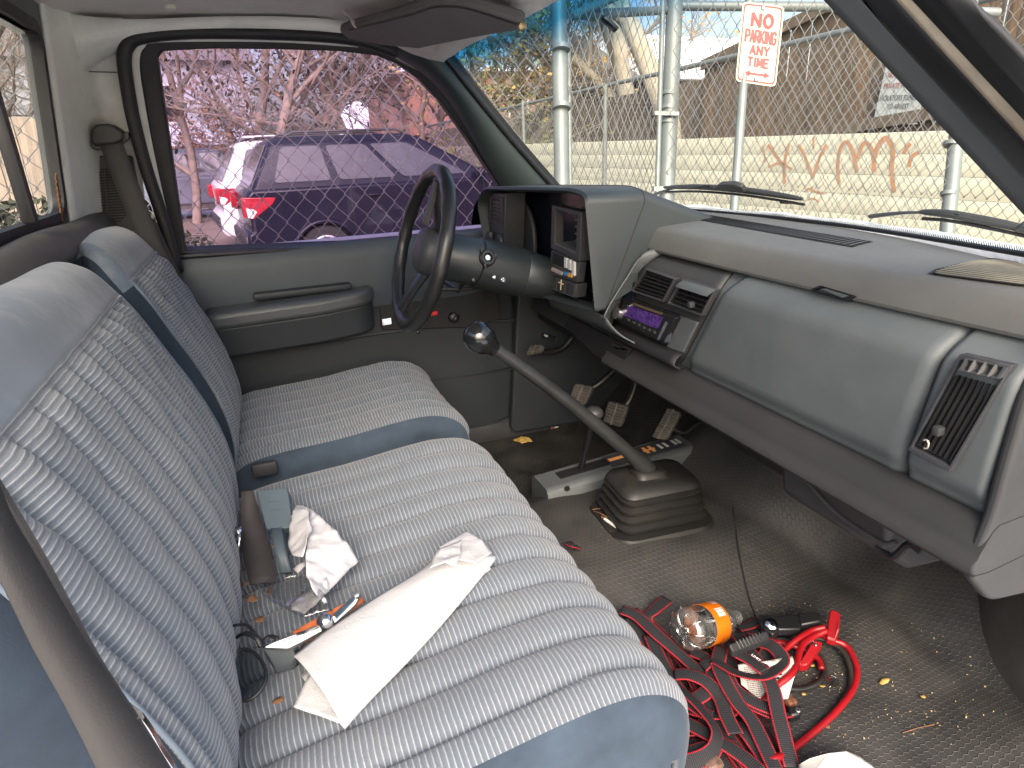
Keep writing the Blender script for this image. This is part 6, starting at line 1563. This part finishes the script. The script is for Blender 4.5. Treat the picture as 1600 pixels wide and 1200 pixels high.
# -- trees
m_bark = M('bark', (.23, .19, .16), .9, var=.3, vs=6, bump=.6, bs=30, bd=.02); m_bark_l = M('pale_bark', (.34, .30, .23), .9, var=.25, vs=4, bump=.6, bs=20, bd=.02)
m_lf_r = M('russet_leaves', (.36, .20, .13), .9, var=.4, vs=3); m_lf_o = M('ochre_leaves', (.40, .26, .09), .9, var=.4, vs=2); m_lf_g = M('olive_leaves', (.13, .15, .05), .9, var=.4, vs=2); m_lf_d = M('dark_needles', (.045, .05, .035), .9, var=.4, vs=2)
def tree(label, base, h, r, seed, leaf=None, nleaf=0, lsize=.10, depth=5, spread=.55, lean=(0, 0), bark=None, split=3, low=.25, fol=None):
    rnd = random.Random(seed); e = empty('bare_tree' if nleaf == 0 else 'leafy_tree', base, None); tag(e, label, 'tree', 'trees beyond the lot')
    b = MB(); tips = []
    def grow(p, d, ln, rad, lv):
        n_ = 4 if lv < 3 else 3; path = [p]; q = p; dd = d
        for k in range(n_):
            dd = (dd+V((rnd.gauss(0, .13), rnd.gauss(0, .13), rnd.gauss(.02, .08)))).normalized(); q = q+dd*ln/n_; path.append(q)
        r2 = rad*.62; b.tube(path, [lerp(rad, r2, k/n_) for k in range(n_+1)], 7 if lv < 2 else (5 if lv < 4 else 3))
        if lv >= 2: tips.extend(path[1:])
        if lv >= depth: return
        for k in range(split if lv else split+2):
            t = rnd.uniform(low if lv == 0 else .3, 1.0); i = min(int(t*n_), n_-1); o = lerp(path[i], path[i+1], t*n_-i)
            ax = V((rnd.gauss(0, 1), rnd.gauss(0, 1), rnd.gauss(0, .35))).normalized()
            nd = (dd*(1-spread)+ax*spread+V((0, 0, .22))).normalized(); grow(o, nd, ln*rnd.uniform(.55, .78), max(.006, lerp(rad, r2, t)*rnd.uniform(.45, .65)), lv+1)
        grow(q, (dd+V((rnd.gauss(0, .2), rnd.gauss(0, .2), .1))).normalized(), ln*.7, r2, lv+1)
    grow(V(base), V((lean[0], lean[1], 1)).normalized(), h*.42, r, 0)
    b.build('trunk', bark or m_bark, e, smooth=80)
    if nleaf:
        b = MB()
        for _ in range(nleaf):
            p = rnd.choice(tips)+V((rnd.gauss(0, .22), rnd.gauss(0, .22), rnd.gauss(-.05, .2))); u_ = V((rnd.gauss(0, 1), rnd.gauss(0, 1), rnd.gauss(0, 1))).normalized(); v_ = u_.orthogonal().normalized(); s2 = lsize*rnd.uniform(.5, 1.3)
            b.add([p-u_*s2*.5, p+v_*s2*.32, p+u_*s2*.5, p-v_*s2*.32], [(0, 1, 2, 3)])
        b.build('crown', leaf, e, smooth=0)
    return e
def tb(px, d): return gp(away(px, 300, d))
tree('bare tree with russet leaves, leftmost beyond the side window', tb(296, 15), 8.5, .11, 1, m_lf_r, 500, .10, spread=.6)
tree('forked bare tree with russet leaves right of the leftmost one', tb(372, 15), 10, .14, 2, m_lf_r, 450, .11, spread=.55)
tree('tall bare tree with scattered russet leaves behind the white car', tb(440, 14), 9.5, .13, 3, m_lf_r, 400, .10, spread=.6)
tree('bare tree with russet leaves above the dark car roof', tb(520, 16), 10, .14, 4, m_lf_r, 450, .11, spread=.6)
tree('dark drooping conifer behind the dark car', tb(585, 17), 8.5, .16, 5, m_lf_d, 1500, .15, spread=.75)
tree('slim bare dark tree seen against pale sky above the car bonnet', tb(665, 18), 6, .10, 6, None, 0, spread=.5)
tree('bare tree at the front end of the dark car', tb(706, 20), 6.5, .12, 16, None, 0, spread=.5)
tree('broad bush of russet twigs low behind the parked cars', tb(410, 19), 4.6, .12, 17, m_lf_r, 2000, .12, spread=.8, low=.1)
tree('ochre leaved tree over the low plank fence', tb(815, 13), 6.0, .14, 7, m_lf_o, 2600, .11, spread=.65)
tree('olive and ochre shrub left of the ochre tree', tb(752, 12), 3.6, .09, 8, m_lf_g, 2400, .09, spread=.75, low=.1)
tree('ochre leaved tree with bare top between the two thick fence posts', tb(930, 15), 8, .17, 9, m_lf_o, 1800, .11, spread=.6)
tree('pale twin trunk tree just left of the thick front post', tb(1000, 11.5), 9, .20, 10, None, 0, lean=(.05, .05), bark=m_bark_l, depth=4, low=.5)
tree('pale straight trunk right behind the thick front post', tb(1083, 10), 10, .20, 12, None, 0, bark=m_bark_l, depth=3, low=.75)
tree('bare tree seen through the rear window', tb(-10, 13), 8, .18, 14, None, 0, spread=.65)
tree('bare branching tree left in the rear window', tb(-130, 15), 8, .18, 15, None, 0, spread=.65)

# -- houses
def house(label, px, d, w_, dp_, h, roof, wallm, roofm, yaw=0, win=()):
    c = tb(px, d); e = empty('house', c, None); tag(e, label, 'house', 'buildings beyond the lot'); R = Matrix.Rotation(radians(yaw), 3, 'Z')
    def P(x, y, z): return c+R@V((x, y, z))
    MB().box(P(0, dp_/2, h/2), (w_, dp_, h), R).build('wall', wallm, e)
    MB().prism([P(-w_/2-.3, -.3, h), P(w_/2+.3, -.3, h), P(0, -.3, h+roof)] if False else [P(-w_/2-.3, -.4, h-.05), P(-w_/2-.3, dp_+.4, h-.05), P(-w_/2-.3, dp_/2, h+roof)], R@V((w_+.6, 0, 0))).build('roof', roofm, e)
    for x, z, ww, wh in win:
        f_ = MB().box(P(x, -.02, z), (ww+.16, .05, wh+.16), R).build('window', m_key, e); MB().box(P(x, -.05, z), (ww, .03, wh), R).build('pane', m_win, f_)
    return e
m_win = M('window_dark', (.02, .022, .028), .12, var=.2, spec=.6)
m_grey = M('grey_siding', (.30, .32, .36), .8, var=.06); m_whs = M('white_siding', (.62, .63, .62), .8, var=.06); m_roofs = M('snowy_roof', (.66, .69, .72), .8, var=.12, vs=1.2); m_roofg = M('grey_roof', (.16, .15, .16), .85, var=.2); m_brick = M('pink_brick', (.40, .22, .16), .85, var=.12, vs=3)
house('grey house at the far left beyond the lot', 235, 26, 9, 8, 5.2, 2.2, m_grey, m_roofg, 8, ((1.2, 3.6, 1.0, 1.3),))
house('low white shed with one dark window behind the grey pickup', 292, 21, 5, 4, 2.0, .7, m_whs, m_roofs, 6, ((.3, 1.3, 1.5, .5),))
house('white house hidden behind bare trees right of the conifer', 690, 34, 9, 8, 2.4, 1.6, m_whs, m_roofs, 0, ())
house('pink brick house with white arch behind the ochre tree', 800, 26, 8, 8, 4.2, .6, m_brick, m_roofs, 0, ((.4, 3.0, .7, .9),))
house('shed with a snowy roof above the tall plank fence', 1180, 15, 7, 4, 2.75, 1.1, m_pl2, m_roofs, 8, ())
# rear lot: tan fence, dark hedge seen through the rear window
b = MB(); c = away(20, 215, 9.5); dR = V((.97, .05, 0)).normalized(); nR = V((-dR.y, dR.x, 0)); R = Matrix((dR, nR, V((0, 0, 1)))).transposed()
b = MB()
for k in range(40): b.box((c.x-11.2+.30*k*1.0, c.y+.0*k, (GZ+c.z+.28)/2), (.285, .03, c.z+.28-GZ), R, .004, seg=1)
tag(b.build('plank_fence', plank_mat('pale_planks', (.40, .33, .27), (.36, .29, .24), (.27, .22, .18)), smooth=30), 'pale tan plank fence seen through the rear window', 'wood fence', 'wooden plank fences')
def bush(label, c, rx, ry, rz, n_, mat, seed, ls=.1):
    rnd = random.Random(seed); b = MB(); e = empty('hedge', gp(c), None); tag(e, label, 'hedge')
    for _ in range(n_):
        while 1:
            u = V((rnd.uniform(-1, 1), rnd.uniform(-1, 1), rnd.uniform(0, 1)))
            if u.length < 1 and noise.noise(V((u.x*rx*1.6, u.y*2, u.z*3+seed))) > -.25: break
        p = gp(c)+V((u.x*rx, u.y*ry, u.z*rz)); a = V((rnd.gauss(0, 1), rnd.gauss(0, 1), rnd.gauss(0, 1))).normalized(); v_ = a.orthogonal().normalized(); s2 = ls*rnd.uniform(.6, 1.4)
        b.add([p-a*s2*.6, p+v_*s2*.3, p+a*s2*.6, p-v_*s2*.3], [(0, 1, 2, 3)])
    b.build('foliage', mat, e, smooth=0)
    b = MB()
    for _ in range(14):
        x = rnd.uniform(-.8, .8); b.tube([gp(c)+V((x*rx, 0, 0)), gp(c)+V((x*rx+rnd.gauss(0, .2), rnd.gauss(0, .1), rz*rnd.uniform(.6, 1)))], .02, 5)
    b.build('stems', m_bark, e)
bush('dark winter hedge seen low through the rear window', away(30, 250, 8.2), 2.2, .5, 1.25, 3500, m_lf_d, 3, .12)

# -- snow patch on the rear lot
G = []
for i in range(20):
    row = []
    for j in range(14):
        c = away(20, 345, 6.0); x = c.x-3.5+7*i/19; y = c.y-1.6+3.6*j/13; ed = min(i, 19-i, j, 13-j)/3; row.append((x, y, GZ+.004+.05*min(1, ed)*(.6+.5*noise.noise(V((x*1.4, y*1.4, 0))))-(.02 if ed == 0 else 0)))
    G.append(row)
tag(MB().grid(G).build('snow', m_snow, smooth=180), 'trodden snow behind the truck', 'snow', kind='structure')

# -- cars
def car(name, label, cat, rear_wheel, phi, col, kind='wagon', roofm=None, group='parked cars'):
    L = 4.5; fwd = V((cos(phi), sin(phi), 0)); lat = V((-sin(phi), cos(phi), 0)); O = V(rear_wheel); O.z = GZ+.15; o0 = O-fwd*.88
    def P(l, y, z): return o0+fwd*l+lat*y+V((0, 0, z))
    e = empty(name, o0+fwd*2.2, None); tag(e, label, cat, group)
    paint = M(name+'_paint', col, .25, .0, var=.05, coat=.08, spec=.2); hw = .87
    def arc(cx, r=.40, n_=8): return [(cx+r*cos(pi*k/n_), .30+r*sin(pi*k/n_)) for k in range(n_+1)]
    if kind == 'wagon':
        low = [(0.02, .32), (-.04, .42), (-.03, .62), (.04, .66), (.03, 1.06), (.10, 1.13), (1.5, 1.12), (3.2, 1.10), (4.0, 1.0), (4.38, .88), (4.48, .66), (4.48, .38), (4.4, .28)]+arc(3.45)+[(2.9, .26), (1.4, .26)]+arc(.88)
        gb_, gt = [(.10, 1.12), (3.30, 1.09)], [(.40, 1.64), (2.30, 1.64)]; zr = 1.70
    else:
        low = [(-.1, .45), (-.1, 1.05), (1.9, 1.05), (2.1, 1.05), (3.9, 1.02), (4.5, .95), (4.9, .85), (4.95, .5), (4.8, .4)]+arc(3.95)+[(3.4, .36), (1.6, .36)]+arc(.88)
        gb_, gt = [(1.75, 1.05), (3.6, 1.03)], [(1.95, 1.62), (3.0, 1.62)]; zr = 1.68
    MB().prism([P(l, -hw, z) for l, z in low], lat*hw*2).build('body', paint, e, bev=.07, seg=3, smooth=50)
    rings = [[P(gb_[0][0], -hw+.03, gb_[0][1]), P(gb_[1][0], -hw+.03, gb_[1][1]), P(gb_[1][0], hw-.03, gb_[1][1]), P(gb_[0][0], hw-.03, gb_[0][1])],
             [P(gt[0][0], -.66, gt[0][1]), P(gt[1][0], -.66, gt[1][1]), P(gt[1][0], .66, gt[1][1]), P(gt[0][0], .66, gt[0][1])],
             [P(gt[0][0]+.14, -.54, zr), P(gt[1][0]-.2, -.54, zr), P(gt[1][0]-.2, .54, zr), P(gt[0][0]+.14, .54, zr)]]
    b = MB(); b.grid(rings, cv=True); b.add(rings[2], [(0, 1, 2, 3)]); b.build('cabin', paint, e, bev=.05, seg=3, smooth=50)
    if roofm: b = MB(); b.prism([p+V((0, 0, .05)) for p in rings[2]], V((0, 0, .03))); b.build('roof_snow', roofm, e, bev=.02)
    gm = M(name+'_glass', (.03, .033, .042), .06, var=.2, spec=.8)
    def side(u, v, s2=-1):   # on the side face of the cabin
        a, c = (0, 1) if s2 < 0 else (3, 2); q = lerp(lerp(rings[0][a], rings[0][c], u), lerp(rings[1][a], rings[1][c], u), v); return q+lat*s2*.012
    ws = ((.075, .30), (.335, .575), (.605, .90)) if kind == 'wagon' else ((.12, .48), (.54, .9))
    for s2 in (-1, 1):
        for k, (u0, u1) in enumerate(ws):
            sh = .07 if k == len(ws)-1 else 0
            MB().prism(roundpoly([side(u0, .14, s2), side(u1, .14, s2), side(u1-sh*.8, .90, s2), side(u0, .90, s2)], .05), lat*s2*-.01).build('side_window', gm, e, smooth=0)
    rw2 = [lerp(rings[0][0], rings[0][3], .1), lerp(rings[0][0], rings[0][3], .9), lerp(rings[1][0], rings[1][3], .88), lerp(rings[1][0], rings[1][3], .12)]; MB().prism([lerp(p, sum(rw2, V())/4, .08)-fwd*.015 for p in rw2], fwd*.01).build('rear_window', gm, e)
    rw2 = [lerp(rings[0][1], rings[0][2], .08), lerp(rings[0][1], rings[0][2], .92), lerp(rings[1][1], rings[1][2], .9), lerp(rings[1][1], rings[1][2], .1)]; MB().prism([lerp(p, sum(rw2, V())/4, .06)+fwd*.015 for p in rw2], fwd*-.01).build('windshield', gm, e)
    tl2 = M(name+'_tail', (.30, .015, .03), .25, var=.3, vs=18); tw2 = M(name+'_lamp', (.75, .72, .74), .2, var=.1)
    for s2 in (-1, 1):
        y = s2*(hw+.006)
        q = [P(.0, y, 1.05), P(.36, y, 1.03), P(.32, y, .96), P(.08, y, .80), P(-.0, y, .81)]; t = MB().prism(q, lat*s2*-.10).build('tail_light', tl2, e, bev=.01); MB().prism([P(.005, y*1.004, .93), P(.09, y*1.004, .91), P(.12, y*1.004, .88), P(.06, y*1.004, .81), P(.01, y*1.004, .82)], lat*s2*-.02).build('reverse_lamp', tw2, t)
        b = MB(); b.prism([P(-.035, y*.99, 1.05), P(-.035, y*.84, 1.04), P(-.035, y*.86, .84), P(-.035, y*.99, .82)], fwd*.08); b.build('tail_light', tl2, e, bev=.01)
        hlx = low[10][0] if kind == 'wagon' else 4.9
        MB().box(P(hlx-.12, s2*.66, .72), (.2, .3, .14), Matrix((fwd, lat, V((0, 0, 1)))).transposed(), .03).build('headlight', tw2, e)
        for wx in (.88, 3.45 if kind == 'wagon' else 3.95):
            w_ = MB(); w_.lathe(P(wx, s2*(hw-.20), .33), lat*s2, [(0, .30), (.01, .33), (.17, .335), (.2, .31), (.2, .22), (.16, .2)], 32); wh = w_.build('wheel', m_rubber, e, smooth=40)
            w_ = MB(); w_.lathe(P(wx, s2*(hw-.05), .33), lat*s2, [(0, .215), (.03, .21), (.035, .19), (.02, .17), (.02, 0)], 28)
            for k in range(10): a = 2*pi*k/10; dr = fwd*cos(a)+V((0, 0, sin(a))); w_.tube([P(wx, s2*(hw-.012), .33)+dr*.04, P(wx, s2*(hw-.012), .33)+dr*.19], .018, 6)
            w_.build('rim', m_steel, wh, smooth=40)
            b = MB(); arcp = [P(wx+.41*cos(pi*k/14), s2*(hw+.004), .30+.41*sin(pi*k/14)) for k in range(15)]; b.tube(arcp, .028, 8); b.build('wheel_arch', paint, e, smooth=60)
        if kind == 'wagon':
            for lx in (1.28, 2.32, 3.1):
                MB().tube([P(lx, s2*(hw+.001), .36), P(lx-.03, s2*(hw+.001), 1.08)], .004, 5).build('door_gap', m_black, e)
            for lx in (1.55, 2.6): MB().box(P(lx, s2*(hw+.02), .98), (.16, .03, .03), Matrix((fwd, lat, V((0, 0, 1)))).transposed(), .01).build('door_handle', paint, e)
            MB().box(P(3.0, s2*(hw+.08), 1.17), (.10, .16, .13), Matrix((fwd, lat, V((0, 0, 1)))).transposed(), .03).build('side_mirror', paint, e)
            MB().tube([P(.6, s2*.56, zr+.0), P(.7, s2*.56, zr+.05), P(2.0, s2*.56, zr+.05), P(2.1, s2*.56, zr)], .016, 8).build('roof_rail', m_trim, e)
    MB().box(P(.0, 0, .52), (.12, 1.66, .18), Matrix((fwd, lat, V((0, 0, 1)))).transposed(), .04).build('rear_bumper', m_plast_d if kind == 'wagon' else m_chrome, e)
    return e
car('parked_car', 'dark navy wagon parked beyond the chain link fence', 'car', away(492, 378, 8.8), radians(5), (.009, .009, .02))
car('parked_car', 'white wagon with snow on its roof behind the dark one', 'car', away(432, 352, 11.0), radians(6), (.62, .62, .63), 'wagon', m_snow)
car('parked_pickup', 'grey pickup parked far left before the low white shed', 'pickup', away(205, 290, 16.0), radians(4), (.16, .18, .23), 'pickup')
G = []
for i in range(24):
    row = []
    for j in range(16):
        x = -4+9*i/23; y = -1.2-5*j/15; ed = min(i, 23-i, j+3, 15-j)/3; row.append((x, y, GZ+.004+.05*min(1, ed)*(.6+.5*noise.noise(V((x*1.4, y*1.4, 0))))-(.02 if ed == 0 else 0)))
    G.append(row)
tag(MB().grid(G).build('snow', m_snow, smooth=180), 'unseen snow sheet added beside the open passenger door to bounce light inside', 'snow', kind='structure')  # out of view; added as a bright sheet reflecting up to the headliner
